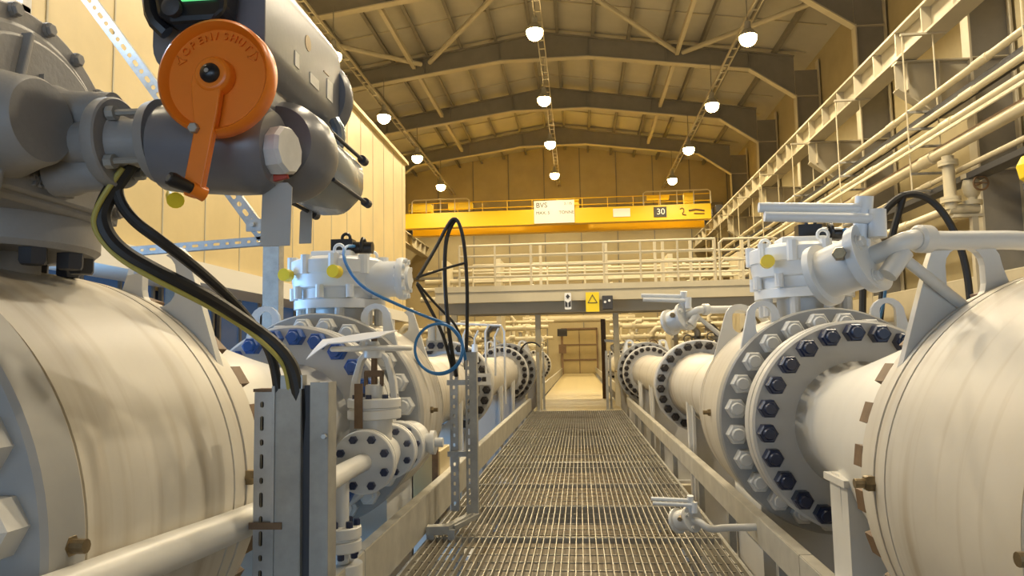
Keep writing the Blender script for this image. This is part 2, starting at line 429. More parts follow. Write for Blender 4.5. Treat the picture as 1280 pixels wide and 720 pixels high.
# ------------------------------------------------------------------ crane runway and yellow bridge crane
for nm, s, xb in (('right', 1, 8.25), ('left', -1, -10.8)):
    t = thing('crane_runway', '%s hand crane runway beam with top rail and web stiffeners' % nm, 'crane beam', (xb, 26, 8.39), 'crane runway beams')
    b = MB(); b.box((xb, 30, 8.45), (.5, 44, .06)); b.box((xb, 30, 9.15), (.5, 44, .06)); b.build('beam_flange', 'hallsteel', t, 0)
    MB().box((xb, 30, 8.8), (.04, 44, .66)).build('beam_web', 'hallsteel', t, 0)
    b = MB(); b.box((xb, 30, 9.22), (.09, 44, .1)); b.build('crane_rail', 'rust_and_shade', t, 0)
    b = MB()
    for i in range(31): b.box((xb, 8.8+i*1.4, 8.8), (.46, .05, .64))
    b.build('stiffener', 'hallsteel', t, 0)
c = thing('bridge_crane', 'yellow double-girder overhead bridge crane spanning the far end of the hall', 'crane', (-1.2, 45, 9.1))
b = MB(); b.box((-1.26, 44.0, 9.55), (18.3, .6, .9)); b.build('near_girder', 'yellow', c, 0, label='yellow near girder of the crane')
b = MB(); b.box((-1.26, 46.4, 9.45), (18.3, .6, .86)); b.build('far_girder', 'yellow', c, 0)
for xb in (8.25, -10.8):
    b = MB(); b.box((xb, 45.2, 9.55), (.4, 4.4, .42)); b.cyl((xb-.06, 43.6, 9.47), (xb+.06, 43.6, 9.47), .2); b.cyl((xb-.06, 46.8, 9.47), (xb+.06, 46.8, 9.47), .2)
    b.build('end_carriage', 'dark', c)
b = MB()
for z in (10.2, 10.6): b.tube([(-10.1, 43.75, z), (7.9, 43.75, z)], .025, 6)
for i in range(13): b.tube([(-10.1+i*1.5, 43.75, 10.0), (-10.1+i*1.5, 43.75, 10.6)], .02, 6)
b.build('guard_rail', 'yellow', c)
b = MB()
for x0, x1 in ((4.0, 7.9), (-9.9, -6.4)):
    b.tube([(x0, 43.68, 10.0), (x0, 43.68, 10.72), (x0+.15, 43.68, 10.82), (x1-.15, 43.68, 10.82), (x1, 43.68, 10.72), (x1, 43.68, 10.0)], .04, 8)
    for k in range(1, 4): b.tube([(x0+(x1-x0)*k/4, 43.68, 10.0), (x0+(x1-x0)*k/4, 43.68, 10.82)], .03, 6)
b.build('platform_rail', 'mezz', c)
b = MB(); b.box((-7.0, 44.2, 10.45), (1.5, .4, .35)); b.box((4.9, 44.2, 10.55), (1.3, .4, .25)); b.box((-9.4, 44.2, 10.35), (1.3, .5, .5)); b.box((6.7, 44.2, 10.4), (.6, .4, .7))
b.build('electric_box', 'signyellow', c, 0, bevel=.03)
b = MB(); b.box((-1.28, 43.62, 9.8), (2.4, .06, 1.36)); sg = b.build('capacity_sign', 'sign', c, 0, label='white capacity sign on the crane girder')
b = MB(); b.text('BVS', .42, .01, (-2.02, 43.58, 10.2), (1, 0, 0), (0, 0, 1)); b.text('2 / 75', .2, .01, (-.45, 43.58, 10.26), (1, 0, 0), (0, 0, 1))
b.text('MAX. 5', .26, .01, (-1.95, 43.58, 9.74), (1, 0, 0), (0, 0, 1)); b.text('TONNE', .26, .01, (-.55, 43.58, 9.74), (1, 0, 0), (0, 0, 1)); b.build('sign_lettering', 'dark', sg, 0)
b = MB(); b.box((2.7, 43.67, 9.62), (1.0, .04, .5)); b.build('white_plate', 'sign', c, 0)
b = MB(); b.box((4.95, 43.67, 9.58), (.74, .04, .6)); pl = b.build('number_plate', 'dark', c, 0)
b = MB(); b.text('30', .5, .01, (4.98, 43.63, 9.58), (1, 0, 0), (0, 0, 1)); b.build('number', 'sign', pl, 0)
b = MB(); b.tube([(6.1, 43.66, 9.7), (6.25, 43.66, 9.8), (6.35, 43.66, 9.6), (6.2, 43.66, 9.4), (6.45, 43.66, 9.35)], .03, 6, smooth=1); b.tube([(6.6, 43.66, 9.6), (7.0, 43.66, 9.66), (7.5, 43.66, 9.58)], .05, 6); b.tube([(6.9, 43.66, 9.42), (7.5, 43.66, 9.4)], .03, 6)
b.build('maker_mark', 'rust_and_shade', c)
b = MB(); b.box((-.6, 45.2, 10.2), (1.6, 2.2, .5)); b.cyl((-1.2, 45.2, 10.5), (.2, 45.2, 10.5), .32); b.build('hoist_trolley', 'yellow', c)

# ------------------------------------------------------------------ wall pipes on the right
pz = ((7.70, 6.69, .07, 'topmost'), (7.78, 6.30, .07, 'second from the top'), (7.70, 5.91, .085, 'third from the top'), (7.60, 5.33, .115, 'thick pale'), (7.86, 4.93, .055, 'slim'), (7.60, 4.12, .085, 'lowest'))
for i, (x, z, r, nm) in enumerate(pz):
    t = thing('wall_pipe', '%s pipe of the rack running along the right wall' % nm, 'pipe', (x, 27, z), 'right wall pipes')
    ya = 8 if i != 5 else 15.75
    MB().cyl((x, ya, z), (x, 50, z), r, n=14).build('pipe', 'pipe', t)
    b = MB()
    for k in range(10):
        y = 10.3+k*4+.7*i
        if i == 5 and y < 17: continue
        b.cyl((x, y-.25, z), (x, y+.25, z), r*1.22, n=14)
    b.build('coupling', 'pipe', t)
for k in range(8):
    y = 12.6+k*4.4
    t = thing('pipe_hanger', 'slim rod hanger with cross bars holding the right wall pipes, %s from the camera' % ORD[k], 'hanger', (7.8, y, 4.3), 'pipe hangers')
    b = MB(); b.cyl((7.48, y, 4.7), (7.48, y, 8.42), .018, n=6); b.cyl((8.15, y, 4.7), (8.15, y, 8.42), .018, n=6); b.build('rod', 'mezz', t)
    b = MB()
    for z in (6.59, 6.2, 5.8, 5.18, 4.79): b.box((7.82, y, z), (.7, .06, .05))
    b.build('cross_bar', 'galvflat', t, 0)
    b = MB(); b.box((7.95, y, 8.40), (1.0, .08, .05)); b.build('top_arm', 'hallsteel', t, 0)
for i, (x, z, m, nm) in enumerate(((8.05, 6.45, 'dark', 'upper dark'), (8.0, 5.52, 'rust_and_shade', 'middle brown'), (8.05, 4.70, 'dark', 'lower dark'))):  # dark lengths added to stand for the voids behind the pipes
    b = MB(); b.box((x, 28, z), (.32, 40, .03)); b.box((x-.16, 28, z+.05), (.02, 40, .12)); b.box((x+.16, 28, z+.05), (.02, 40, .12))
    tag(b.build('dark_void_strip', m, None, 0), '%s strip added for the dark voids behind the right wall pipes' % nm, 'cable tray', 'right wall dark strips')
b = MB()
for k in range(3): b.tube([(7.4+.05*k, 9, 5.62+.05*k), (7.4+.05*k, 50, 5.62+.05*k)], .02, 6)
tag(b.build('conduit_bundle', 'mezz', None), 'bundle of thin pale conduits in front of the right wall pipes', 'conduit')
px_, py_ = 7.60, 15.6
t = thing('pipe_drop', 'pale vertical drop pipe with flanged valves below the thick right wall pipe', 'pipe', (px_, py_, 4.0))
b = MB(); b.cyl((px_, py_, 4.1), (px_, py_, 5.2), .115); b.build('pipe', 'pipe', t)
b = MB()
for z in (5.08, 5.02, 4.32, 4.26): b.cyl((px_, py_, z-.028), (px_, py_, z+.028), .19)
b.build('flange', 'pipe', t)
b = MB(); b.lathe([(-.22, .09), (-.16, .14), (0, .18), (.16, .14), (.22, .09)], (px_+.42, py_, 4.55), (0, 0, 1), 16); b.cyl((px_+.42, py_, 4.1), (px_+.42, py_, 4.80), .09)
for z in (4.76, 4.22): b.cyl((px_+.42, py_, z-.045), (px_+.42, py_, z+.045), .18)
b.cyl((px_-.06, py_, 4.1), (px_+.52, py_, 4.1), .10); b.build('valve_body', 'pipe', t)
b = MB(); b.torus((px_+.42, py_-.36, 4.55), (0, 1, 0), .14, .022, 20, 6); b.cyl((px_+.42, py_-.1, 4.55), (px_+.42, py_-.38, 4.55), .03, n=8); b.bar((px_+.28, py_-.36, 4.55), (px_+.56, py_-.36, 4.55), .03, .02); b.build('handwheel', 'rust_and_shade', t)
b = MB(); b.box((px_+.42, py_, (3.95+ZF)/2), (.12, .12, 3.95-ZF)); b.box((px_+.3, py_, 3.96), (.6, .14, .06)); b.build('stand', 'hallsteel', t, 0)
t = thing('warning_beacon', 'yellow rounded warning beacon at the right edge below the wall pipes', 'beacon', (7.55, 13.0, 4.05))
b = MB(); b.lathe([(-.2, .14), (-.12, .24), (.1, .28), (.25, .2), (.32, 0)], (7.74, 13.0, 4.25), (0, 0, 1), 20); b.build('dome', 'yellowcap', t)
b = MB(); b.box((7.74, 13.0, 4.0), (.3, .3, .12)); b.bar((7.6, 13.0, 3.92), (10.0, 13.0, 3.92), .06, .06); b.box((7.74, 13, (3.9+ZF)/2), (.1, .1, 3.9-ZF)); b.build('bracket', 'dark', t, 0)
# ducts and beams lower on the right wall
tag(MB().box((10.2, 24, 2.6), (.9, 16, .9)).build('wall_duct', 'hallsteel', None, 0, bevel=.03), 'square beige duct low along the right wall', 'duct')

# ------------------------------------------------------------------ mezzanine
t = thing('mezzanine_deck', 'pale steel mezzanine deck crossing over the walkway', 'platform', (.5, 20, 2.5))
MB().box((.8, 18.0, 2.76), (8.6, .12, .30)).build('edge_beam', 'mezz', t, 0)
MB().box((.8, 20.4, 2.86), (8.6, 4.7, .06)).build('deck_plate', 'galvflat', t, 0)
b = MB()
for y, z, h in ((18.6, 2.5, .28), (20.5, 2.58, .26), (22.6, 2.66, .26)): b.box((.8, y, z), (8.6, .14, h))
b.build('under_beam', 'hallsteel', t, 0)
b = MB()
for z, y in ((2.46, 19.2), (2.52, 19.8)): b.cyl((-3.4, y, z), (4.9, y, z), .07, n=12)
b.build('service_pipe', 'roofsteel', t)
b = MB(); b.box((.8, 17.93, 2.94), (8.6, .06, .14)); b.build('toe_board', 'mezz', t, 0)
for nm, x, y in (('left of the walkway', -1.04, 19), ('right of the walkway', .94, 19), ('at the left end', -3.1, 18.4), ('at the right end', 4.6, 18.4), ('right of the walkway farther back', .72, 22.2)):
    b = MB(); b.box((x, y, 1.3), (.14, .14, 2.7-.0)); 
    if y > 22: z0 = 0
    b2 = MB(); b2.box((x, y, (2.34+ZF)/2), (.14, .14, 2.34-ZF)); b.bm.free()
    tag(b2.build('deck_post', 'rust_and_shade' if y > 22 else 'mezz', None, 0, bevel=.008), '%s steel post under the mezzanine %s' % ('dark' if y > 22 else 'pale', nm), 'post', 'mezzanine posts')
for nm, y, zt, sp, x0, x1, mz in (('front', 18.0, 4.02, .86, -2.9, 3.3, 'mezz'), ('rear', 22.5, 4.1, 1.1, -3.2, 4.8, 'mezz')):
    t = thing('guard_railing', '%s pale tube guard railing of the mezzanine' % nm, 'railing', (.5, y, 2.9), 'mezzanine railings')
    for z in (zt, zt-.26, zt-.52, zt-.78):
        MB().tube([(x0, y, z), (x1, y, z)], .028, 8).build('rail', mz, t)
    n = int((x1-x0)/sp)
    for i in range(n+1):
        x = x0+(x1-x0)*i/n
        MB().tube([(x, y, 2.9), (x, y, zt)], .028, 8).build('upright', mz, t)
t = thing('guard_railing', 'tall inner guard railing with paired uprights behind the front mezzanine railing', 'railing', (.5, 19.2, 2.9), 'mezzanine railings')
for z in (3.9, 3.35): MB().tube([(-2.2, 19.2, z), (4.4, 19.2, z)], .03, 8).build('rail', 'mezz', t)
for x in (-1.2, -.95, .75, 2.0, 2.2, 2.9, 3.5, 4.2):
    MB().box((x, 19.2, 3.55), (.07, .07, 1.35)).build('upright', 'mezz', t, 0)
t = thing('guard_railing', 'return guard railing with rounded corners at the right end of the mezzanine', 'railing', (4.3, 19, 2.9), 'mezzanine railings')
for z in (4.0, 3.5): MB().tube([(3.4, 18.0, z-.6), (3.4, 18, z-.1), (3.5, 18.0, z), (4.6, 18.0, z), (4.8, 18.2, z), (4.8, 22.3, z)], .03, 8).build('rail', 'mezz', t)
for p in ((4.1, 18.0), (4.7, 18.05), (4.8, 19.5), (4.8, 21)): MB().tube([(p[0], p[1], 2.9), (p[0], p[1], 4.0)], .03, 8).build('upright', 'mezz', t)
for i, (z, r, y) in enumerate(((3.2, .09, 24.2), (3.55, .07, 24.5), (3.85, .09, 24.9), (4.25, .06, 25.4))):
    b = MB(); b.cyl((-5.2, y, z), (5.6, y, z), r, n=14)
    for x in (-4, -1.5, 1.1, 3.6): b.cyl((x-.05, y, z), (x+.05, y, z), r*1.6, n=14)
    tag(b.build('header_pipe', 'pipe', None), '%s pale horizontal header pipe behind the mezzanine railing' % ('lowest', 'second', 'third', 'topmost')[i], 'pipe', 'header pipes behind the mezzanine')
for i, x in enumerate((-4.4, -2.6, 3.0, 5.2)):
    b = MB(); b.box((x, 24.8, (4.5+ZF)/2), (.16, 1.3, 4.5-ZF))
    tag(b.build('pipe_stand', 'mezz', None, 0), '%s flat steel stand from the left carrying the header pipes' % ('first', 'second', 'third', 'fourth')[i], 'stand', 'header pipe stands')
# signs on the deck edge
t = thing('notice_sign', 'white notice sign with black diamond emblem hung on the mezzanine edge', 'sign', (-.245, 17.86, 2.39))
MB().plate(arc(-.09, .17, .03, 0, 90, 4)+arc(-.19-.0, .17, .03, 90, 180, 4)+arc(-.19, -.17, .03, 180, 270, 4)+arc(-.09, -.17, .03, 270, 360, 4), [], (-.105, 17.87, 2.59), (1, 0, 0), (0, 0, 1), .012).build('sign_plate', 'sign', t, 0)
b = MB(); b.plate([(-.05, 0), (0, -.06), (.05, 0), (0, .06)], [], (-.245, 17.85, 2.70), (1, 0, 0), (0, 0, 1), .006)
b.plate([(-.07, .07), (-.01, .02), (-.01, -.09), (-.07, -.07)], [], (-.245, 17.85, 2.53), (1, 0, 0), (0, 0, 1), .006)
b.plate([(.07, .07), (.01, .02), (.01, -.09), (.07, -.07)], [], (-.245, 17.85, 2.53), (1, 0, 0), (0, 0, 1), .006); b.build('emblem', 'dark', t, 0)
t = thing('warning_sign', 'yellow warning sign with black triangle hung over the walkway', 'sign', (.345, 17.86, 2.32))
MB().box((.345, 17.87, 2.555), (.32, .012, .47)).build('sign_plate', 'signyellow', t, 0)
b = MB(); b.plate([(-.12, -.09), (.12, -.09), (0, .12)], [[(-.095, -.075), (.095, -.075), (0, .09)]], (.345, 17.855, 2.62), (1, 0, 0), (0, 0, 1), .006)
b.build('triangle', 'dark', t, 0)
t = thing('junction_box', 'small dark box with two pale lamps beside the yellow warning sign', 'box', (.70, 17.85, 2.35))
MB().box((.70, 17.84, 2.53), (.25, .16, .33)).build('casing', 'dark', t, 0, bevel=.015)
b = MB(); b.cyl((.64, 17.77, 2.54), (.64, 17.74, 2.54), .03, n=12); b.cyl((.74, 17.77, 2.57), (.74, 17.74, 2.57), .03, n=12); b.build('lamp_lens', 'sign', t)

# ------------------------------------------------------------------ walkway: grating panels, kick rails, gate posts
GX0, GX1, PIT = -1.115, .955, .0455
proto = None
PL = 1.1
for i in range(47):
    y0 = -.04+i*PL
    if proto is None:
        b = MB(); n = int((GX1-GX0)/PIT)
        for k in range(n+1): b.box((GX0+(GX1-GX0)*k/n, y0+PL/2, -.02), (.006, PL-.01, .04))
        for y in (.01, PL-.015): b.box(((GX0+GX1)/2, y0+y, -.02), (GX1-GX0, .008, .04))
        for k in range(1, 6): b.box(((GX0+GX1)/2, y0+k*.183, -.030), (GX1-GX0, .006, .008))
        proto = b.build('grating_panel', 'grate', None, 0); o = proto
    else:
        o = proto.copy(); COL.objects.link(o); o.location = proto.location+V((0, PL*i, 0))
    if i == 16:
        b = MB(); b.box(((GX0+GX1)/2, y0+PL/2, -.02), (GX1-GX0, PL-.012, .04)); plate0 = b.build('floor_plate', 'plate', None, 0); o2 = plate0
    elif i > 16:
        o2 = plate0.copy(); COL.objects.link(o2); o2.location = plate0.location+V((0, PL*(i-16), 0))
    if i >= 16:
        bpy.data.objects.remove(o); tag(o2, 'plain yellowish steel floor plate of the walkway beyond the mezzanine', 'floor plate', 'walkway floor plates'); continue
    tag(o, 'galvanised bar grating panel forming the straight walkway floor', 'grating', 'walkway grating panels')
for nm, x in (('left', GX0), ('right', GX1)):
    b = MB(); b.box((x+(-.02 if x < 0 else .02), 25.7, -.11), (.06, 51.5, .14)); tag(b.build('edge_channel', 'galvflat', None, 0), 'steel edge channel under the %s side of the walkway grating' % nm, 'channel')
for i in range(18):
    y = 1.+i*2.85
    b = MB(); b.box(((GX0+GX1)/2, y, -.11), (GX1-GX0, .08, .12))
    for x in (GX0, GX1): b.box((x, y, (-.17+ZF)/2), (.08, .08, ZF*-1-.17))
    tag(b.build('walkway_trestle', 'galvflat', None, 0), 'steel trestle carrying the grating walkway above the floor', 'trestle', 'walkway trestles')
def rail_seg(nm, x, y0, y1, zt, zb, lab):
    t = thing('kick_rail', lab, 'rail', (x, (y0+y1)/2, zb), 'walkway kick rails')
    s = 1 if x > 0 else -1
    b = MB(); b.box((x, (y0+y1)/2, (zt+zb)/2), (.012, y1-y0-.01, zt-zb)); b.build('plate', 'rail', t, 0)
    b = MB(); b.box((x+s*.028, (y0+y1)/2, zt), (.062, y1-y0-.01, .012)); b.build('top_lip', 'rail', t, 0)
    b = MB(); 
    for y in [y0+.5+i*1.4 for i in range(max(1, int((y1-y0-.3)/1.4)))]:
        b.box((x+s*.035, y, (zt-.02-.18)/2), (.05, .06, zt-.02+.18))
    b.build('bracket', 'galvflat', t, 0)
ys = [.6, 3.9, 8.6, 13.3, 17.4]
for i in range(4):
    rail_seg('l', -1.15, ys[i], ys[i+1], .295, .03, 'galvanised kick rail plate on the left walkway edge, %s length from the camera' % ORD[i])
    rail_seg('r', 1.065, ys[i], ys[i+1], .285, .125, 'galvanised kick rail on the right walkway edge, %s length from the camera' % ORD[i])
for i, (a, bb) in enumerate(((22.4, 32), (32, 42), (42, 51.3))):
    rail_seg('l', -1.15, a, bb, .40, .03, 'kick rail on the left walkway edge beyond the mezzanine, %s length' % ('near', 'middle', 'far')[i])
    rail_seg('r', 1.065, a, bb, .40, .125, 'kick rail on the right walkway edge beyond the mezzanine, %s length' % ('near', 'middle', 'far')[i])
for nm, x, w in (('left', -.99, .07), ('left', -.87, .05), ('right', .63, .06), ('right', .72, .05)):
    b = MB(); b.box((x, 17.7 if w > .055 else 17.9, .69), (w, w, 1.38)); b.box((x, 17.7 if w > .055 else 17.9, .006), (w+.05, w+.05, .012))
    tag(b.build('gate_post', 'galvflat', None, 0), 'short galvanised %s gate post on the %s side of the walkway under the mezzanine' % ('thick' if w > .055 else 'thin', nm), 'post', 'walkway gate posts')
b = MB(); b.tube([(-.93, 17.7, 1.5), (-1.05, 17.75, 1.62), (-1.3, 17.7, 1.6), (-1.45, 17.7, 1.35), (-1.3, 17.7, 1.1)], .02, 8, smooth=2)
tag(b.build('coiled_hose', 'black', None), 'black hose loop hanging by the left gate post', 'hose')

# ------------------------------------------------------------------ pipeline runs
class Side: pass
L, Rr = Side(), Side()
L.ax, L.az, L.d, L.nm, L.fl = -1.755, .906, 1, 'left', [4.40, 9.75, 16.6, 30.0]
Rr.ax, Rr.az, Rr.d, Rr.nm, Rr.fl = 1.58, .864, -1, 'right', [4.40, 9.95, 17.15, 30.5]
L.yn, Rr.yn = [1.40, 4.84, 17.75], [1.50, 4.86, 17.75]
where = ['large cream painted valve body nearest the camera on the %s pipeline', 'cream painted valve body with grey nutted ring, second along the %s pipeline', 'far pale valve body under the mezzanine on the %s pipeline']
_hexme = {}
def bolt_ring(parent, S, y, R, n, phase, r, h, m, name, stud=True, outward=-1):
    first = None; root = parent
    while root.parent: root = root.parent
    for k in range(n):
        a = phase+2*PI*k/n
        p = V((S.ax+R*math.cos(a), y, S.az+R*math.sin(a)))
        if first is None:
            b = MB(); b.hex((root.location.x, root.location.y, root.location.z), (0, outward, 0), r, h)
            if stud: b.lathe([(0, r*.62), (h*1.2, r*.62), (h*1.32, r*.52)], root.location, (0, outward, 0), 12)
            first = b.build(name, m, parent, 30); first.location = p-root.location
        else:
            c = first.copy(); COL.objects.link(c); c.location = p-root.location
def make_valve(S, k):
    y0 = S.yn[k]; X = lambda u: S.ax+S.d*u
    t = thing('pipeline_valve', where[k] % S.nm, 'valve', (S.ax, y0+.55, ZF), 'pipeline valves')
    b = MB()
    b.lathe([(.03, .25), (.03, .66), (.13, .685), (.15, .685), (.151, .679), (.157, .679), (.158, .685), (.84, .685), (.84, .676), (.85, .676), (.85, .685), (.93, .68), (.93, .672), (.945, .672), (.945, .68), (1.1, .66), (1.1, .3)], (S.ax, y0, S.az), (0, 1, 0), 96)
    b.build('body', 'body', t)
    b = MB(); b.lathe([(0, .46), (0, .695), (.012, .705), (.12, .705), (.13, .69)], (S.ax, y0, S.az), (0, 1, 0), 96); b.build('closure_ring', 'ring', t)
    bolt_ring(t, S, y0, .612, 24, PI/24, .066 if k < 2 else .05, .07, 'nut' if k < 2 else 'blackbolt', 'ring_nut')
    # keys on the far rim
    for i in range(28 if k == 0 else 0):
        a = 2*PI*i/28+.1; c = V((S.ax+.626*math.cos(a), y0+1.128, S.az+.626*math.sin(a)))
        MB().box(c, (.07, .07, .07), Matrix.Rotation(-a, 3, 'Y')).build('rim_key', 'rust_and_shade', t, 0)  # brown stands in for the shade in the rim notches
    # lifting lugs: two on the closure ring, two at the far end
    def lug(u0, v0, yy, big):
        sgn = 1 if u0 > 0 else -1; u0 = abs(u0)
        if big: outl = [(u0-.15, .58), (u0-.115, v0)]+arc(u0, v0, .115, 180, 10)+[(u0+.22, .36), (u0, .45)]
        else: outl = [(u0-.10, .50), (u0-.10, v0)]+arc(u0, v0, .105, 180, 0)+[(u0+.16, .42), (u0, .46)]
        hole = slot(u0, v0-.02, .06, .06) if big else slot(u0, v0-.03, .05, .10)
        MB().plate([(S.d*sgn*p[0], p[1]) for p in outl], [[(S.d*sgn*p[0], p[1]) for p in hole]], (S.ax, yy, S.az), (1, 0, 0), (0, 0, 1), .035).build('lifting_lug', 'white' if not big else 'paint', t, 0)
    for sg in (1, -1):
        if k: lug(sg*.388, .66, y0+.10, False)
        lug(sg*.34, .69, y0+1.02, True)
    # drain plug
    for dy in ((.08, .95) if k == 0 else (.45,)):
        b = MB(); b.hex((X(.66), y0+dy, S.az+.02), (S.d, 0, 0), .026, .045); b.cyl((X(.66), y0+dy, S.az+.02), (X(.735), y0+dy, S.az+.02), .015, n=10); b.build('drain_plug', 'brass', t)
    # pedestal
    b = MB()
    for dy in (.2, .95):
        b.plate([(-.44, -.51), (-.25, -.62), (.25, -.62), (.44, -.51), (.44, ZF-S.az+.05), (-.44, ZF-S.az+.05)], [], (S.ax, y0+dy, S.az), (1, 0, 0), (0, 0, 1), .05)
    b.box((S.ax, y0+.57, ZF+.025), (.98, 1.1, .05)); b.build('pedestal', 'paint', t, 0)
    b = MB()
    for sx in (-.42, .42): b.box((S.ax+sx, y0+.57, (S.az-.52+ZF)/2), (.04, .75, S.az-.52-ZF))
    b.build('side_plate', 'paint', t, 0)
    return t
for S in (L, Rr):
    for k in range(3): make_valve(S, k)

def make_spool(S, i, y0, r0, lab):
    """pipe from y0 to the flange pair at S.fl[i] and on into the next valve"""
    yf = S.fl[i]
    t = thing('pipe_spool', lab, 'pipe', (S.ax, (y0+yf)/2, ZF), 'flanged pipe spools')
    b = MB()
    rp = (.33, .40, .37, .36)[i]; hub = (.34, .44, .40, .40)[i]
    if i == 0: prof = [(y0, .52), (y0+.55, .51), (y0+1.1, .42), (yf-.25, .345), (yf-.12, .335), (yf, .37), (yf+.02, .37)]
    else: prof = [(y0, r0), (y0+.15, rp), (yf-.35, rp), (yf-.12, hub-.02), (yf-.02, hub), (yf+.02, hub)]
    b.lathe(prof, (S.ax, 0, S.az), (0, 1, 0), 64); b.build('pipe', 'paint' if i == 0 else 'body', t)
    R = .605
    b = MB(); b.lathe([(0, .3), (0, R-.015), (.012, R), (.085, R), (.09, R-.03), (.1, R-.03), (.105, R), (.20, R), (.215, R-.015), (.215, .3)], (S.ax, yf, S.az), (0, 1, 0), 96); b.build('flange', 'flangepaint', t)
    bolt_ring(t, S, yf, .533, 24, (.0 if S is Rr else PI/24)+.05, .055, .075, 'blackbolt' if i else ('bluecoat_cool_lit' if S is L else 'navy'), 'flange_bolt')
    yb = yf+.215
    if i == 0: b = MB(); b.lathe([(0, .45), (S.yn[1]+.02-yb, .5)], (S.ax, yb, S.az), (0, 1, 0), 64); b.build('nozzle', 'ring', t)
    if i == 2: b = MB(); b.lathe([(0, .45), (S.yn[2]+.02-yb, .5)], (S.ax, yb, S.az), (0, 1, 0), 64); b.build('nozzle', 'ring', t)
    return t
for S in (L, Rr):
    make_spool(S, 0, S.yn[0]+1.08, .5, 'light pipe cone and dark-bolted flange nearest the camera on the %s pipeline' % S.nm)
    make_spool(S, 1, S.yn[1]+1.08, .52, 'cream pipe with dark-bolted flange between the second valve and mezzanine, %s pipeline' % S.nm)
    make_spool(S, 2, S.fl[1]+.2, .44, 'cream pipe ending in the flange just before the mezzanine, %s pipeline' % S.nm)
    make_spool(S, 3, S.yn[2]+1.08, .5, 'distant pale pipe beyond the mezzanine on the %s pipeline' % S.nm)
    # saddles
    for nm, y, r in (('first', 3.42, .50), ('second', 8.4, .42), ('third', 13.2, .39), ('fourth', 15.6, .39), ('fifth', 25., .38)):
        t = thing('pipe_saddle', 'pale plate saddle support under the %s pipeline, %s from the camera' % (S.nm, nm), 'support', (S.ax, y, ZF), 'pipe saddles')
        w = r-.06 if y > 5 else .42
        ar = [(r*math.cos(a), r*math.sin(a)-.0) for a in [math.radians(200+140*q/12) for q in range(13)]]
        b = MB(); b.plate([(-w-.06, -.10)]+ar+[(w+.06, -.10), (w+.02, ZF-S.az+.04), (-w-.02, ZF-S.az+.04)], [], (S.ax, y+.05, S.az), (1, 0, 0), (0, 0, 1), .1); b.build('cradle_plate', 'paint', t, 0)
        b = MB()
        fw = .17 if y < 5 else .03
        for sx in (-1, 1):
            b.box((S.ax+sx*(w-.0 if y > 5 else w-.03), y-.02, (S.az-.14+ZF)/2), (fw, .22, S.az-.14-ZF))
            if y < 5: b.box((S.ax+sx*(w-.03), y-.02, S.az-.125), (.21, .26, .03))
        b.box((S.ax, y, ZF+.02), (2*w+.3, .4, .04)); b.build('side_flange', 'paint', t, 0)

# gearboxes on the second valves
def gearbox(S, k, lab):
    y = S.yn[k]+.50; x = S.ax; X = lambda u: S.ax+u
    t = thing('valve_gearbox', lab, 'gearbox', (x, y, 1.55), 'valve gearboxes')
    b = MB(); b.lathe([(1.66, .33), (1.72, .33), (1.73, .30), (1.80, .30), (1.81, .335), (1.90, .35), (1.91, .36), (2.0, .36), (2.01, .345), (2.03, .30), (2.04, 0)], (x, y, 0), (0, 0, 1), 48); b.build('housing', 'white', t)
    b = MB()
    for i in range(10):
        a = 2*PI*i/10+.2; b.cyl((x+.335*math.cos(a), y+.335*math.sin(a), 1.73), (x+.335*math.cos(a), y+.335*math.sin(a), 1.82), .03, n=10)
        b.cyl((x+.34*math.cos(a+.3), y+.34*math.sin(a+.3), 1.90), (x+.34*math.cos(a+.3), y+.34*math.sin(a+.3), 2.035), .04, n=10)
    b.build('boss', 'white', t)
    b = MB()
    for i in range(8):
        a = 2*PI*i/8+.3; b.cyl((x+.28*math.cos(a), y+.28*math.sin(a), 1.54), (x+.28*math.cos(a), y+.28*math.sin(a), 1.67), .035, n=10)
    b.cyl((x, y, 1.52), (x, y, 1.68), .18); b.build('mounting_stud', 'nut', t)
    # worm gear barrel with round ribbed cover facing the walkway
    b = MB(); b.cyl((X(.22), y-.1, 1.87), (X(.47), y-.1, 1.87), .13); b.build('worm_barrel', 'white', t)
    b = MB(); b.lathe([(0, .15), (.03, .155), (.05, .15), (.06, .09), (.08, .08), (.08, 0)], (X(.47), y-.1, 1.87), (1, 0, 0), 32)
    for i in range(10):
        a = 2*PI*i/10; b.cyl((X(.46), y-.1+.13*math.cos(a), 1.87+.13*math.sin(a)), (X(.54), y-.1+.13*math.cos(a), 1.87+.13*math.sin(a)), .018, n=8)
    b.build('worm_cover', 'white', t)
    for u, v in ((-.30, -.24), (.10, -.37)):
        b = MB(); b.cyl((X(u), y+v, 1.9), (X(u)-.01, y+v-.07, 1.9), .045, n=16); b.build('yellow_cap', 'yellowcap', t, label='yellow plastic cap')
    for a in (2.5, 5.0, .7):
        b = MB(); b.torus((x+.26*math.cos(a), y+.26*math.sin(a), 2.075), (0, 1, 0), .035, .012, 16, 6); b.build('eyebolt', 'white', t)
    b = MB(); b.box((x-.02, y-.05, 2.06), (.30, .22, .05)); b.build('top_cover', 'white', t, 0, bevel=.01)
    b = MB(); b.cyl((X(.0), y-.05, 2.12), (X(.26), y-.05, 2.11), .045, n=12); b.box((X(.04), y-.05, 2.13), (.16, .1, .09)); b.torus((X(.06), y-.05, 2.19), (0, 1, 0), .03, .012, 14, 6); b.torus((X(.19), y-.05, 2.13), (1, 0, 0), .05, .014, 14, 6); b.build('connector', 'plastic', t, label='black cable connector')
    return t
gearbox(L, 1, 'white valve gearbox with yellow caps on top of the second left valve')
gearbox(Rr, 1, 'white valve gearbox with yellow caps on top of the second right valve')

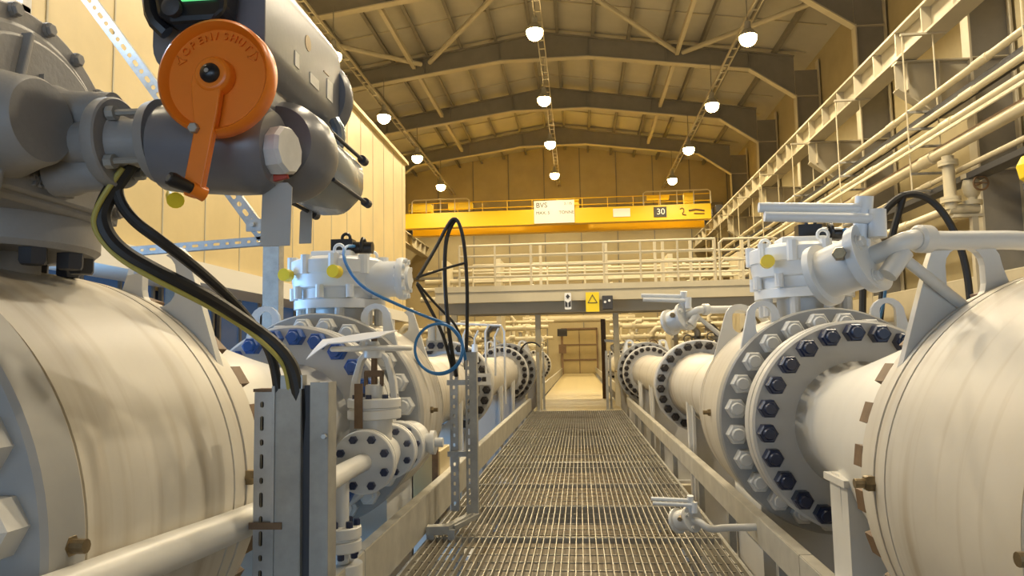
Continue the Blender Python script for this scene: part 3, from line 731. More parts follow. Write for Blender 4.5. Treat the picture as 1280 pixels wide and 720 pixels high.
# lever vent valves
def lever_valve(o, s, lab, brace=True, drop=1):
    ox, oy, oz = o
    P = lambda x, y, z: V((ox+x*s, oy+y*s, oz+z*s))
    t = thing('vent_valve', lab, 'valve', (ox, oy, oz), 'lever vent valves')
    for p, q in (((-.372, 0, .165), (-.05, 0, .150)), ((-.36, -.02, .130), (-.02, -.02, .112))):
        MB().cyl(P(*p), P(*q), .0165*s, n=14).build('lever_rod', 'white', t)
    b = MB(); b.cyl(P(-.045, .03, .02), P(-.035, 0, .19), .028*s, .028*s, n=16); b.cyl(P(-.01, -.02, .05), P(-.005, -.02, .14), .028*s, .026*s, n=16); b.build('lever_hub', 'white', t)
    b = MB(); ax = V((.14, -.15, .055))
    b.lathe([(-.01, .085), (.0, .108), (.024, .108), (.028, .085), (.15, .090), (.155, .114), (.19, .118), (.195, .108)], P(-.14, .15, -.055), ax, 40); 
    if s != 1:
        for v in b.bm.verts: v.co = P(-.14, .15, -.055)+(v.co-P(-.14, .15, -.055))*s
    b.build('valve_body', 'paint', t)
    a, u, w = basis(ax)
    for k in range(4):
        an = PI/4+k*PI/2+.3
        c = P(0, 0, 0)+(u*math.cos(an)+w*math.sin(an))*.085*s
        c = c-a*.022*s; b = MB(); b.cyl(c-a*.02*s, c+a*.008*s, .026*s, n=20); b.hex(c+a*.007*s, a, .019*s, .016*s); b.build('cover_bolt', 'paint', t)
    pts = [(-.03, .035, -.01), (.02, -.03, .01), (.055, -.055, .03), (.10, -.035, .04), (.16, 0, .037), (.30, .02, .037), (.46, .03, .035), (.55, .035, .01), (.62, .045, -.09)]
    b = MB(); b.tube([P(p[0]*(1 if drop > 0 else 1.45), p[1], p[2] if drop > 0 else -abs(p[2])*2.2) for p in pts[:(9 if drop > 0 else 7)]], .031*s, 16, smooth=2); b.lathe([(0, .036), (.01, .045), (.05, .045), (.06, .036)], P(.10, -.035, .04), (1, .4, 0), 20) if s == 1 else None
    b.build('vent_pipe', 'paint', t)
    b = MB(); b.cyl(P(-.12, .04, .01), P(-.13, -.03, .0), .014*s, n=8); b.hex(P(-.125, 0, 0), (-.2, -.6, 0), .022*s, .05*s); b.build('grease_fitting', 'brass', t)
    if brace:
        b = MB(); b.cyl(P(.05, -.03, -.01), P(.345, .03, -.25), .018*s, n=14); b.cyl(P(.0, -.05, -.075), P(.06, -.04, .0), .03*s, n=12); b.build('brace_rod', 'paint', t)
        Rm = Matrix.Rotation(math.radians(-42), 3, 'Y')
        b = MB(); b.box(P(.39, .03, -.27), (.17*s, .13*s, .035*s), Rm); b.box(P(.41, .03, -.295), (.17*s, .13*s, .03*s), Rm); b.build('clamp_block', 'galvflat', t, 0, bevel=.004)
        b = MB(); b.cyl(P(.315, -.04, -.33), P(.335, -.04, -.25), .012*s, n=10); b.cyl(P(.42, -.0, -.19), P(.43, 0, -.235), .018*s, n=8); b.build('clamp_bolt', 'galv', t)
    return t
lever_valve((.972, 2.47, 1.607), 1, 'light grey twin-lever vent valve piped to the nearest right valve body')
lever_valve((.88, 6.02, 1.60), 1, 'light grey twin-lever vent valve on the second right valve body')
lever_valve((.69, 4.80, .275), .72, 'small twin-lever drain valve at the right walkway edge near the floor', brace=False, drop=-1)
lever_valve((1.02, 19.4, 1.5), 1, 'distant twin-lever vent valve under the mezzanine on the right pipeline')

# ------------------------------------------------------------------ electric actuator on gear operator, near left
gx, gy, gz = -1.36, 1.70, 1.80
t = thing('gear_operator', 'dark grey cast gear operator on top of the nearest left valve', 'gearbox', (-1.70, 1.93, 1.55))
def drum(r, z0): return arc(0, 0, r, -14, 194, 40)+[(-r*.80, z0-gz), (r*.80, z0-gz)]
b = MB(); b.plate(drum(.35, 1.70), [], (gx-.70, gy, gz), (0, 1, 0), (0, 0, 1), .70); b.build('housing', 'gear', t, 30, bevel=.012)
b = MB(); b.plate(drum(.392, 1.735), [], (gx-.085, gy, gz), (0, 1, 0), (0, 0, 1), .036); b.plate(drum(.392, 1.735), [], (gx-.046, gy, gz), (0, 1, 0), (0, 0, 1), .036); b.build('rim_flange', 'gear', t, 30, bevel=.004)
b = MB(); b.plate(drum(.315, 1.72), [], (gx-.01, gy, gz), (0, 1, 0), (0, 0, 1), .03); b.build('cover_plate', 'gear', t, 30, bevel=.008)
b = MB(); b.lathe([(1.61, .27), (1.625, .285), (1.70, .285), (1.71, .27)], (-1.66, 1.93, 0), (0, 0, 1), 48); b.build('base_flange', 'gear', t)
b = MB()
for i in range(12):
    a = 2*PI*i/12+.12; b.hex((-1.66+.235*math.cos(a), 1.93+.235*math.sin(a), 1.625), (0, 0, -1), .036, .06)
b.build('base_bolt', 'dark', t, 30)
b = MB(); b.cyl((-1.68, 1.93, 1.53), (-1.68, 1.93, 1.63), .15); b.build('stem', 'gear', t)
b = MB()
for i in range(12):
    a = math.radians(-8+i*17.8); c = V((gx-.10, gy+.378*math.cos(a), gz+.378*math.sin(a))); b.cyl(c, c+V((.10, 0, 0)), .019, n=10); b.hex(c+V((.095, 0, 0)), (1, 0, 0), .017, .014)
b.build('rim_bolt', 'gear', t)
b = MB(); b.lathe([(-.02, .135), (.05, .112), (.09, .104), (.10, .096), (.10, 0)], (gx+.02, gy-.10, gz+.07), (1, -.08, 0), 40); b.build('round_boss', 'gear', t)
b = MB()
bc = V((gx+.025, gy-.10, gz+.07))
for an, L0, L1 in ((78, .09, .25), (118, .09, .24), (215, .09, .24), (258, .09, .20), (-30, .09, .26)):
    c = V((0, math.cos(math.radians(an)), math.sin(math.radians(an)))); b.bar(bc+c*L0, bc+c*L1, .014, .03, up=(1, 0, 0))
b.build('rib', 'gear', t, 0, bevel=.004)
b = MB(); b.plate([(-.05, -.06), (.06, -.06), (.06, .03), (-.05, .06)], [], (gx+.015, gy+.05, gz+.17), (0, 1, 0), (0, 0, 1), .018); b.build('name_pad', 'gear', t, 0)
b = MB(); b.text('98S-8S', .042, .016, (gx+.022, gy+.04, gz-.045), (0, 1, 0), (0, -.1, 1)); b.build('raised_lettering', 'gear', t, 0)
b = MB(); b.text('S', .042, .016, (gx+.022, gy+.055, gz+.012), (0, 1, 0), (0, 0, 1)); b.build('raised_letter', 'gear', t, 0)
# two side bosses and the mounting flange on the input shaft (along X)
sy = 1.72
b = MB(); b.lathe([(-.10, .08), (-.03, .075), (0, .06), (.12, .05)], (-1.28, sy+.02, 1.935), (1, 0, 0), 28); b.lathe([(-.06, .06), (-.01, .058), (.01, .05), (.10, .048)], (-1.26, sy+.03, 1.785), (1, 0, 0), 28); b.cyl((-1.36, sy, 1.85), (-1.15, sy, 1.85), .055); b.build('shaft_boss', 'gear', t)
b = MB(); b.lathe([(0, .08), (0, .108), (.008, .113), (.032, .113), (.036, .108), (.036, .08)], (-1.165, sy, 1.848), (1, 0, 0), 40); b.build('mounting_flange', 'gear', t)

a = thing('electric_actuator', 'dark grey electric valve actuator with orange handwheel, upper left', 'actuator', (-.88, sy, 1.70))
b = MB(); b.lathe([(0, .075), (.03, .06), (.09, .058), (.09, .10), (.115, .105), (.118, .075)], (-1.128, sy, 1.845), (1, 0, 0), 36); b.build('coupling_flange', 'gear', a)
b = MB()
for i in range(4):
    an = PI/4+i*PI/2; c = V((-1.125, sy+.085*math.cos(an), 1.845+.085*math.sin(an))); b.cyl(c, c+V((.02, 0, 0)), .018, n=8); b.cyl(c, c+V((.10, 0, 0)), .008, n=6)
b.build('coupling_bolt', 'galvflat', a)
b = MB(); b.lathe([(0, .085), (.01, .105), (.05, .11), (.2, .115), (.255, .112), (.285, .09), (.29, .0)], (-1.015, sy, 1.83), (1, 0, -.05), 40)
b.cyl((-.86, sy+.02, 1.84), (-.86, 1.60, 1.94), .09, .07); b.box((-.87, sy+.06, 1.93), (.22, .16, .16)); b.build('gear_case', 'actuator', a, 40)
b = MB(); b.lathe([(0, .052), (0, .056), (.02, .059), (.045, .060), (.055, .054), (.055, 0)], (-.738, sy-.01, 1.805), (1, -.16, .02), 10, phase=.2); b.build('end_plug', 'plug', a, 20)
b = MB(); b.cyl((-.75, sy-.005, 1.805), (-.732, sy-.008, 1.805), .075); b.build('plug_collar', 'gear', a)
# handwheel
hx, hy, hz = -.790, 1.54, 1.929
b = MB(); b.lathe([(0, 0), (0, .112), (-.012, .118), (-.02, .124), (-.014, .131), (.02, .132), (.028, .126), (.028, 0)], (hx, hy, hz), (0, 1, 0), 72); wh = b.build('handwheel', 'orange', a, 50, label='orange handwheel')
b = MB(); b.lathe([(0, .045), (-.022, .042), (-.03, .034), (-.03, 0)], (hx, hy, hz), (0, 1, 0), 40)
b.plate([(-.034, -.02), (-.027, -.09), (-.022, -.115), (-.047, -.255), (-.043, -.268), (-.025, -.274), (-.008, -.268), (-.003, -.255), (.022, -.12), (.028, -.09), (.036, -.03), (.03, .0), (-.03, .0)], [], (hx-.014, hy-.006, hz), (1, 0, 0), (0, 0, 1), .02)
b.build('crank_arm', 'orange', wh, 40, bevel=.003)
b = MB(); b.lathe([(0, .022), (-.005, .022), (-.012, .017), (-.016, .006), (-.016, 0)], (hx, hy-.03, hz), (0, 1, 0), 24); b.build('hub_cap', 'plastic', wh)
b = MB(); b.cyl((hx, hy-.0465, hz), (hx, hy-.049, hz), .005, n=12); b.hex((hx-.035, hy-.026, hz-.122), (0, -1, 0), .012, .012); b.build('arm_screw', 'galv', wh)
b = MB(); b.lathe([(0, .0), (0, .011), (.02, .013), (.055, .0165), (.063, .014), (.063, 0)], (hx-.032, hy-.02, hz-.258), (-.50, -.72, .25), 20); b.build('crank_grip', 'plastic', wh)
b = MB(); gv = V((-.50, -.72, .25)).normalized(); b.lathe([(.062, .008), (.066, .008), (.066, 0)], V((hx-.032, hy-.02, hz-.258)), gv, 16); b.build('grip_screw', 'galv', wh)
b = MB(); b.lathe([(-.02, .017), (.012, .015), (.012, 0)], V((hx-.032, hy-.02, hz-.258)), gv, 16); b.build('grip_socket', 'orange', wh)
b = MB(); txt = 'OPEN/SHUT'
for i, ch in enumerate(txt):
    an = math.radians(90+48-12*i); d_ = V((math.cos(an), 0, math.sin(an))); tx = V((math.sin(an), 0, -math.cos(an)))
    b.text(ch, .024, .008, V((hx, hy-.001, hz))+d_*.096, tx, d_)
for sg in (-1, 1):
    an0 = math.radians(90-sg*58); an1 = math.radians(90-sg*68)
    p0 = V((hx+.096*math.cos(an0), hy-.001, hz+.096*math.sin(an0))); p1 = V((hx+.096*math.cos(an1), hy-.001, hz+.096*math.sin(an1)))
    e = (p1-p0).normalized(); q = V((-e.z, 0, e.x))
    b.bar(p1, p1-e*.016+q*.012, .004, .004); b.bar(p1, p1-e*.016-q*.012, .004, .004); b.bar(p1-e*.016+q*.012, p1-e*.016-q*.012, .004, .004)
b.build('raised_lettering', 'orange', wh, 0)
# control housing: long round-edged box running back from the display
b = MB()
prof = arc(.05, .09, .09, 0, 90, 6)+arc(-.05, .09, .09, 90, 180, 6)+arc(-.06, -.07, .08, 180, 270, 6)+arc(.06, -.07, .08, 270, 360, 6)
b.plate(prof, [], (-.865, 2.20, 2.13), (1, 0, .0), (0, 0, 1), .56); b.build('control_housing', 'actuator', a, 40, bevel=.012)
b = MB(); b.lathe([(0, .14), (.02, .15), (.05, .15), (.075, .13), (.095, .07), (.1, 0)], (-.845, 2.19, 2.12), (0, 1, 0), 40); b.build('terminal_cover', 'actuator', a)
b = MB(); b.box((-.865, 1.68, 2.13), (.245, .05, .32)); b.build('cover_joint', 'gear', a, 0, bevel=.015)
b = MB(); b.tube([(-.715, 2.02, 2.13), (-.714, 2.06, 2.13)], .002, 6)
b.cyl((-.726, 1.92, 2.17), (-.7235, 1.92, 2.17), .022, n=20); b.build('round_badge', 'brass', a)
b = MB()
for y, z, w, h in ((1.84, 2.09, .03, .04), (1.97, 2.08, .07, .03), (2.10, 2.10, .05, .06)): b.box((-.7245, y, z), (.003, w, h))
b.build('rating_plate', 'plug', a, 0)
for q in (0, 1):
    b = MB(); b.tube([(-.72, 2.13+.0*q, 2.02-.0*q), (-.70, 2.13, 1.98), (-.71, 2.13, 1.93), (-.75, 2.1, 1.92)] if q == 0 else [(-.80, 2.05, 2.03), (-.78, 2.0, 1.95), (-.79, 1.92, 1.88)], .018, 10, smooth=1); b.build('conduit_gland', 'motor' if q == 0 else 'plug', a)
# display
b = MB(); b.plate([(-.10, .02), (-.085, -.055), (-.05, -.075), (.05, -.075), (.078, -.05), (.085, .03), (.07, .12), (-.08, .12)], [], (-.865, 1.63, 2.15), (1, 0, 0), (0, 0, 1), .07); dp = b.build('display_module', 'plastic', a, 0, bevel=.012)
b = MB(); b.box((-.847, 1.556, 2.165), (.078, .006, .085)); b.build('screen', 'lcd', dp, 0, label='lit green display')
b = MB(); b.box((-.925, 1.557, 2.148), (.05, .006, .02)); b.box((-.793, 1.557, 2.14), (.016, .006, .02)); b.build('key_label', 'motor', dp, 0)
b = MB(); b.lathe([(0, .02), (.02, .022), (.03, .0)], (-.905, 1.562, 2.105), (0, -1, 0), 16); b.build('key_knob', 'dark', dp)
b = MB(); b.tube([(-.955, 1.60, 2.20), (-.985, 1.59, 2.16), (-.975, 1.59, 2.10), (-.945, 1.60, 2.07)], .018, 8, smooth=1); b.build('side_bracket', 'plastic', dp)
# motor
b = MB(); b.lathe([(-.14, .10), (-.10, .125), (-.02, .13), (.0, .125), (.0, .1)], (-.765, 1.93, 1.85), (0, 1, 0), 40); b.build('motor_flange', 'actuator', a)
b = MB(); b.lathe([(0, .112), (.29, .112), (.315, .104), (.32, 0)], (-.76, 1.93, 1.85), (0, 1, 0), 8, phase=.4); b.build('motor_casing', 'motor', a, 50, bevel=.02)
b = MB()
for dx, dz in ((.09, .07), (.10, -.06), (-.06, -.09)):
    c = V((-.76+dx*1.05, 1.93, 1.85+dz*1.05)); b.cyl(c, c+V((0, .33, 0)), .006, n=8); b.cyl(c+V((0, .30, 0)), c+V((0, .335, 0)), .014, n=10)
b.build('tie_bolt', 'dark', a)
b = MB(); b.box((-.735, 1.72, 1.745), (.075, .012, .022), Matrix.Rotation(math.radians(-12), 3, 'Y')); b.build('red_seal', 'red', a, 0)
for nm, cx, y, z0, z1, w in (('large', -.735, 1.74, 1.578, 1.735, .075), ('small', -.83, 2.19, 1.655, 1.765, .038)):
    b = MB(); b.plate([(-w/2, 0), (w/2, .0), (w/2, z1-z0-.012), (w/2-.012, z1-z0), (-w/2+.012, z1-z0), (-w/2, z1-z0-.012)], [], (cx, y, z0), (1, 0, 0), (0.03, 0, 1), .004)
    b.torus((cx, y, z1+.004), (1, 0, 0), .01, .002, 12, 5); b.cyl((cx, y, z1+.01), (cx, y, z1+.05), .002, n=6)
    tag(b.build('tag_plate', 'tag', None, 0), '%s grey blank tag plate hanging under the orange-wheeled actuator' % nm, 'tag', 'hanging tag plates')

# cables from the actuator to the trunk
cA = [(-1.06, 1.70, 1.86), (-1.13, 1.72, 1.775), (-1.146, 1.73, 1.719), (-1.114, 1.75, 1.658), (-1.08, 1.82, 1.617), (-1.065, 2.0, 1.557), (-1.064, 2.25, 1.466), (-1.019, 2.36, 1.354), (-1.0, 2.40, 1.236), (-.995, 2.42, 1.0)]
cB = [(-1.10, 1.72, 1.80), (-1.18, 1.73, 1.698), (-1.18, 1.73, 1.637), (-1.143, 1.75, 1.578), (-1.095, 1.85, 1.532), (-1.04, 2.0, 1.48), (-1.037, 2.25, 1.415), (-.977, 2.36, 1.340), (-.933, 2.40, 1.246), (-.93, 2.43, 1.0)]
cY = [(-1.11, 1.70, 1.78), (-1.185, 1.705, 1.678), (-1.19, 1.715, 1.626), (-1.146, 1.74, 1.562), (-1.095, 1.83, 1.513), (-1.045, 1.99, 1.461), (-1.04, 2.23, 1.403), (-.985, 2.33, 1.327), (-.957, 2.39, 1.254), (-.96, 2.42, 1.0)]
for pts in (cA, cB, cY):
    for k_ in range(4, 10):
        q_ = 1-.1*min(1, (k_-3)/4); p_ = pts[k_]; pts[k_] = (p_[0]*q_, p_[1]*q_, 1.3+(p_[2]-1.3)*q_)
for nm, pts, r, m in (('upper black', cA, .0145, 'black'), ('lower thick black', cB, .021, 'black'), ('thin green-yellow striped', cY, .007, 'yellowstripe')):
    tag(MB().tube(pts, r, 10, smooth=3).build('actuator_cable', m, None), '%s cable sagging from the near actuator to the slotted duct' % nm, 'cable', 'actuator cables')
tag(MB().cyl((-1.06, 1.85, 1.74), (-1.04, 1.82, 1.72), .022, n=14).build('cable_gland', 'yellowcap', None), 'yellow gland plug under the actuator coupling', 'plug')

# ------------------------------------------------------------------ slotted trunk near left
t = thing('slotted_cable_duct', 'tall slotted galvanised cable duct standing in front of the nearest left valve', 'cable duct', (-.855, 2.18, 0))
def DK(b):
    for v in b.bm.verts: v.co = V((v.co.x*.9, v.co.y*.9, 1.3+(v.co.z-1.3)*.9 if v.co.z > .05 else v.co.z))
    return b
z0, z1 = .0, 1.215
def channel(b, x0, x1, y, d, z0, z1, slots=None):
    if slots: b.plate([(x0, z0), (x1, z0), (x1, z1), (x0, z1)], slots, (0, y+.003, 0), (1, 0, 0), (0, 0, 1), .004)
    else: b.box(((x0+x1)/2, y, (z0+z1)/2), (x1-x0, .004, z1-z0))
    for x in (x0, x1): b.box((x, y+d/2, (z0+z1)/2), (.004, d, z1-z0))
sl = []
z = .1; k = 0
while z < z1-.06:
    sl.append(slot(-1.053, z, .0062, .036 if k % 2 == 0 else .008)); z += .062; k += 1
b = MB(); channel(b, -1.078, -1.009, 2.40, .06, z0, z1-.02, sl); DK(b).build('slotted_channel', 'galv', t, 0)
b = MB(); b.box((-1.045, 2.45, (z0+z1)/2), (.058, .004, z1-z0-.03)); DK(b).build('backing_strip', 'black', t, 0)
b = MB(); channel(b, -1.006, -.918, 2.388, .08, z0, z1-.01); DK(b).build('cover_channel', 'galvflat', t, 0)
b = MB(); b.bar((-1.007, 2.384, z0), (-1.007, 2.384, z1), .010, .010); DK(b).build('cover_seam', 'galv', t, 0)
b = MB(); b.box((-.900, 2.43, (z0+z1)/2), (.036, .04, z1-z0)); DK(b).build('dark_gap', 'dark', t, 0)
b = MB(); channel(b, -.884, -.826, 2.39, .08, z0, z1+.01); DK(b).build('angle_channel', 'galvflat', t, 0)
b = MB(); b.box((-1.03, 2.381, .765), (.11, .006, .022)); DK(b).build('strap', 'rust_and_shade', t, 0)
b = MB(); b.box((-1.045, 2.43, z1-.014), (.075, .07, .010)); DK(b).build('top_lip', 'rust_and_shade', t, 0)
b = MB(); b.box((-.95, 2.41, z1+.012), (.075, .04, .045)); DK(b).build('cable_clamp', 'galv', t, 0)
b = MB()
for z in (.55, 1.05): b.hex((-.836, 2.388, z), (0, -1, 0), .010, .012)
DK(b).build('channel_bolt', 'galv', t)
b = MB(); b.box((-.95, 2.44, .01), (.30, .16, .02)); DK(b).build('foot_plate', 'galvflat', t, 0)
# lamps of blue slotted strut frame behind the near valve
t = thing('slotted_strut_frame', 'galvanised slotted strut frame with diagonal brace behind the near actuator', 'frame', (-2.97, 7.0, ZF))
b = MB(); channel(b, -3.06, -2.9, 6.95, .12, ZF, 2.95); b.build('upright', 'galvflat', t, 0)
def strut(b, p, q, w):
    p, q = V(p), V(q); d = (q-p); Ln = d.length; e = d.normalized(); n = V((0, -1, 0)); s = n.cross(e).normalized()
    sl = []
    x = .06; k = 0
    while x < Ln-.08:
        sl.append([(x+pp[1], pp[0]) for pp in slot(0, .02, w*.16, .04 if k % 2 else .01)][::-1]); x += .11; k += 1
    b.plate([(0, -w/2), (Ln, -w/2), (Ln, w/2), (0, w/2)], sl, p, e, s, .004)
    b.bar(p-n*.03+s*w/2, q-n*.03+s*w/2, .06, .004, up=s); b.bar(p-n*.03-s*w/2, q-n*.03-s*w/2, .06, .004, up=s)
b = MB(); strut(b, (-5.2, 6.94, 5.37), (-3.05, 6.94, 2.5), .13); b.build('diagonal_brace', 'galv', t, 0)
b = MB(); strut(b, (-4.6, 6.94, 2.40), (-3.0, 6.94, 2.47), .085); b.build('cross_strut', 'galv', t, 0)
b = MB(); b.box((-3.12, 6.92, 2.62), (.2, .02, .12)); b.hex((-3.15, 6.91, 2.62), (0, -1, 0), .025, .03); b.build('gusset', 'galv', t, 0)

# ------------------------------------------------------------------ bypass line and gate valve, left
tag(MB().tube([(-1.025, .5, .885), (-1.025, 1.5, .848), (-1.03, 2.3, .805), (-1.05, 2.85, .79), (-1.09, 3.2, .775), (-1.145, 3.55, .757), (-1.15, 3.92, .755)], .047, 20, smooth=2).build('bypass_pipe', 'paint', None), 'light grey small-bore bypass pipe running low along the near left valve', 'pipe')
def small_flange(b, c, ax, r, th): b.lathe([(0, r*.4), (0, r-.006), (.006, r), (th*.42, r), (th*.46, r-.012), (th*.54, r-.012), (th*.58, r), (th-.006, r), (th, r-.006), (th, r*.4)], c, ax, 40)
gvx, gvy, gvz = -1.15, 4.1, .755
t = thing('gate_valve', 'light grey flanged gate valve with flat handwheel beside the left walkway rail', 'valve', (gvx, gvy, gvz))
b = MB(); b.lathe([(-.2, .1), (-.1, .12), (0, .135), (.1, .12), (.25, .09)], (gvx, gvy, gvz), (0, 1, 0), 32); b.cyl((gvx, gvy, gvz), (gvx, gvy, gvz+.22), .10, .095); b.build('valve_body', 'paint', t)
b = MB(); small_flange(b, (gvx, gvy-.22, gvz), (0, 1, 0), .168, .075); b.build('inlet_flange', 'paint', t)
b = MB(); small_flange(b, (gvx+.02, gvy+.22, gvz), (0, 1, 0), .16, .08); b.lathe([(0, .1), (.12, .11)], (gvx+.02, gvy+.28, gvz), (0, 1, 0), 24); small_flange(b, (gvx+.03, gvy+.40, gvz+.0), (0, 1, 0), .16, .07); b.build('outlet_flange', 'paint', t)
b = MB(); b.lathe([(0, .13), (.10, .145), (.22, .14), (.26, .10), (.28, .1)], (gvx+.04, gvy+.47, gvz), (0, 1, 0), 32); b.cyl((gvx+.06, gvy+.6, gvz), (gvx+.23, gvy+.58, gvz+.01), .06); b.lathe([(0, .075), (.03, .075), (.03, .03), (.08, .03), (.08, 0)], (gvx+.2, gvy+.58, gvz+.01), (1, 0, 0), 24); b.build('end_cap', 'paint', t)
def small_bolts(par, c, ax, R, n, r, h, ph=0.):
    a_, u_, w_ = basis(ax)
    for k in range(n):
        an = ph+2*PI*k/n; b = MB(); p = V(c)+(u_*math.cos(an)+w_*math.sin(an))*R; b.hex(p, ax, r, h); b.build('flange_bolt', 'navy', par, 30)
small_bolts(t, (gvx, gvy-.22, gvz), (0, -1, 0), .128, 8, .022, .03, .39)
small_bolts(t, (gvx+.02, gvy+.22, gvz), (0, -1, 0), .125, 8, .02, .03, .39)
small_bolts(t, (gvx+.03, gvy+.40, gvz), (0, -1, 0), .125, 8, .02, .03, .2)
b = MB(); small_flange(b, (gvx, gvy, gvz+.21), (0, 0, 1), .148, .115); b.build('bonnet_flange', 'paint', t)
small_bolts(t, (gvx, gvy, gvz+.325), (0, 0, 1), .118, 8, .018, .022)
b = MB()
for sx in (-1, 1):
    b.plate([(sx*.10, .32), (sx*.135, .32), (sx*.125, .42), (sx*.085, .55), (sx*.03, .60), (sx*.03, .565), (sx*.06, .53), (sx*.085, .44)][::sx], [], (gvx, gvy+.03, gvz), (1, 0, 0), (0, 0, 1), .06)
b.cyl((gvx, gvy, gvz+.545), (gvx, gvy, gvz+.605), .06); b.cyl((gvx, gvy, gvz+.32), (gvx, gvy, gvz+.40), .05); b.build('yoke', 'paint', t, 40, bevel=.006)
b = MB(); b.cyl((gvx, gvy, gvz+.30), (gvx, gvy, gvz+.66), .018, n=14); b.box((gvx, gvy, gvz+.46), (.10, .05, .035)); b.cyl((gvx-.045, gvy-.01, gvz+.39), (gvx-.045, gvy-.01, gvz+.47), .012, n=8); b.cyl((gvx+.045, gvy-.01, gvz+.39), (gvx+.045, gvy-.01, gvz+.47), .012, n=8); b.build('stem', 'rust_and_shade', t)
b = MB(); b.torus((gvx-.015, gvy, gvz+.60), (0, 0, 1), .215, .015, 48, 10)
for k in range(3):
    an = 2*PI*k/3+.4; b.bar((gvx-.015, gvy, gvz+.615), (gvx-.015+.21*math.cos(an), gvy+.21*math.sin(an), gvz+.60), .03, .014)
b.cyl((gvx-.015, gvy, gvz+.59), (gvx-.015, gvy, gvz+.64), .035); b.build('handwheel', 'paint', t)
b = MB(); b.box((gvx-.045, gvy-.15, gvz+.29), (.045, .01, .24)); b.build('name_strip', 'rust_and_shade', t, 0)
t = thing('drain_line', 'short vertical drain pipe with stacked flanges below the left gate valve', 'pipe', (-1.15, 3.72, .1))
b = MB(); b.cyl((-1.19, 3.66, .1), (-1.19, 3.66, .74), .034); b.build('pipe', 'paint', t)
b = MB(); small_flange(b, (-1.19, 3.66, .36), (0, 0, 1), .095, .12); b.cyl((-1.19, 3.66, .1), (-1.19, 3.66, .3), .1); b.build('flange', 'paint', t)
small_bolts(t, (-1.19, 3.66, .48), (0, 0, 1), .07, 6, .018, .03, .3); small_bolts(t, (-1.19, 3.66, .36), (0, 0, -1), .07, 6, .018, .03, .3)
# cloudy plastic sheet over the wheel
b = MB(); N = 10; g = [[None]*(N+1) for _ in range(N+1)]
for i in range(N+1):
    for jx in range(N+1):
        u, v = i/N, jx/N
        x = -1.47+.44*u; y = 3.9+.26*v-.1*u*(1-v); z = 1.362+.045*u+.05*v-.22*max(0, .3-u)*(1-v)+.004*math.sin(7*u+4*v)
        g[i][jx] = b.bm.verts.new((x, y, z))
for i in range(N):
    for jx in range(N): b.face((g[i][jx], g[i+1][jx], g[i+1][jx+1], g[i][jx+1]))
r = bmesh.ops.extrude_face_region(b.bm, geom=b.bm.faces[:]); bmesh.ops.translate(b.bm, vec=(0, 0, .006), verts=[q for q in r['geom'] if isinstance(q, bmesh.types.BMVert)])
tag(b.build('plastic_sheet', 'clear', None), 'cloudy folded plastic sheet lying beside the flat handwheel of the left gate valve', 'sheet')

# ------------------------------------------------------------------ second slotted strut with loops of cable, left
t = thing('slotted_stand', 'slotted galvanised cable stand bent onto the walkway at the left kick rail', 'stand', (-.95, 5.75, 0))
sl = [slot(-.862, .2+i*.075, .007, .035) for i in range(15)]
b = MB(); channel(b, -.885, -.80, 5.72, .07, .10, 1.335, sl); b.build('wide_channel', 'galvflat', t, 0)
sl = [slot(-1.0, .16+i*.075, .009, .012) for i in range(15)]
b = MB(); channel(b, -1.03, -.97, 5.86, .05, .10, 1.28, sl); b.build('narrow_channel', 'galv', t, 0)
b = MB(); b.bar((-.83, 5.72, .10), (-.97, 5.45, .07), .10, .03); b.bar((-.97, 5.45, .07), (-1.13, 5.42, .07), .10, .03); b.bar((-.83, 5.66, .10), (-.97, 5.39, .06), .008, .06); b.bar((-.97, 5.39, .06), (-1.13, 5.37, .06), .008, .06); b.build('base_bracket', 'galvflat', t, 0)
b = MB(); b.box((-.95, 5.40, .03), (.05, .03, .07)); b.box((-1.10, 5.40, .03), (.05, .03, .07)); b.build('foot', 'galv', t, 0)
b = MB(); b.box((-.94, 5.78, .55), (.2, .02, .04)); b.box((-.94, 5.78, 1.1), (.2, .02, .04)); b.build('cross_tie', 'galv', t, 0)
cabs = (('outer black loop', [(-1.20, 5.45, 1.885), (-1.083, 5.6, 2.141), (-.987, 5.6, 2.325), (-.945, 5.6, 2.37), (-.905, 5.6, 2.35), (-.863, 5.6, 2.196), (-.843, 5.6, 1.885), (-.86, 5.7, 1.584), (-.885, 5.75, 1.2)], .014, 'black'),
        ('inner black loop', [(-.93, 5.62, 2.37), (-.98, 5.6, 2.28), (-1.012, 5.6, 2.15), (-1.018, 5.6, 1.89), (-.995, 5.6, 1.521), (-.961, 5.75, 1.15)], .016, 'black'),
        ('rising black cable', [(-1.20, 5.45, 1.90), (-1.02, 5.55, 1.97), (-.85, 5.6, 2.02)], .010, 'black'),
        ('right falling black cable', [(-1.20, 5.45, 1.86), (-1.087, 5.6, 1.70), (-.919, 5.7, 1.523), (-.878, 5.75, 1.2)], .010, 'black'),
        ('left falling black cable', [(-1.20, 5.45, 1.85), (-1.108, 5.55, 1.643), (-1.027, 5.6, 1.46), (-.984, 5.72, 1.2)], .013, 'black'))
for nm, pts, r, m in cabs:
    tag(MB().tube(pts, r, 8, smooth=3).build('control_cable', m, None), '%s from the left gearbox to the slotted stand' % nm, 'cable', 'cables at the left slotted stand')
tag(MB().tube([(-1.62, 5.25, 2.12), (-1.62, 5.02, 2.09), (-1.60, 4.93, 1.98), (-1.50, 4.90, 1.82), (-1.38, 4.93, 1.735), (-1.22, 5.08, 1.655), (-1.139, 5.4, 1.606), (-.977, 5.5, 1.547), (-.89, 5.6, 1.427), (-.88, 5.75, 1.25)], .011, 8, smooth=3).build('hose', 'blue', None), 'bright blue hose from the left gearbox top to the slotted stand', 'hose')
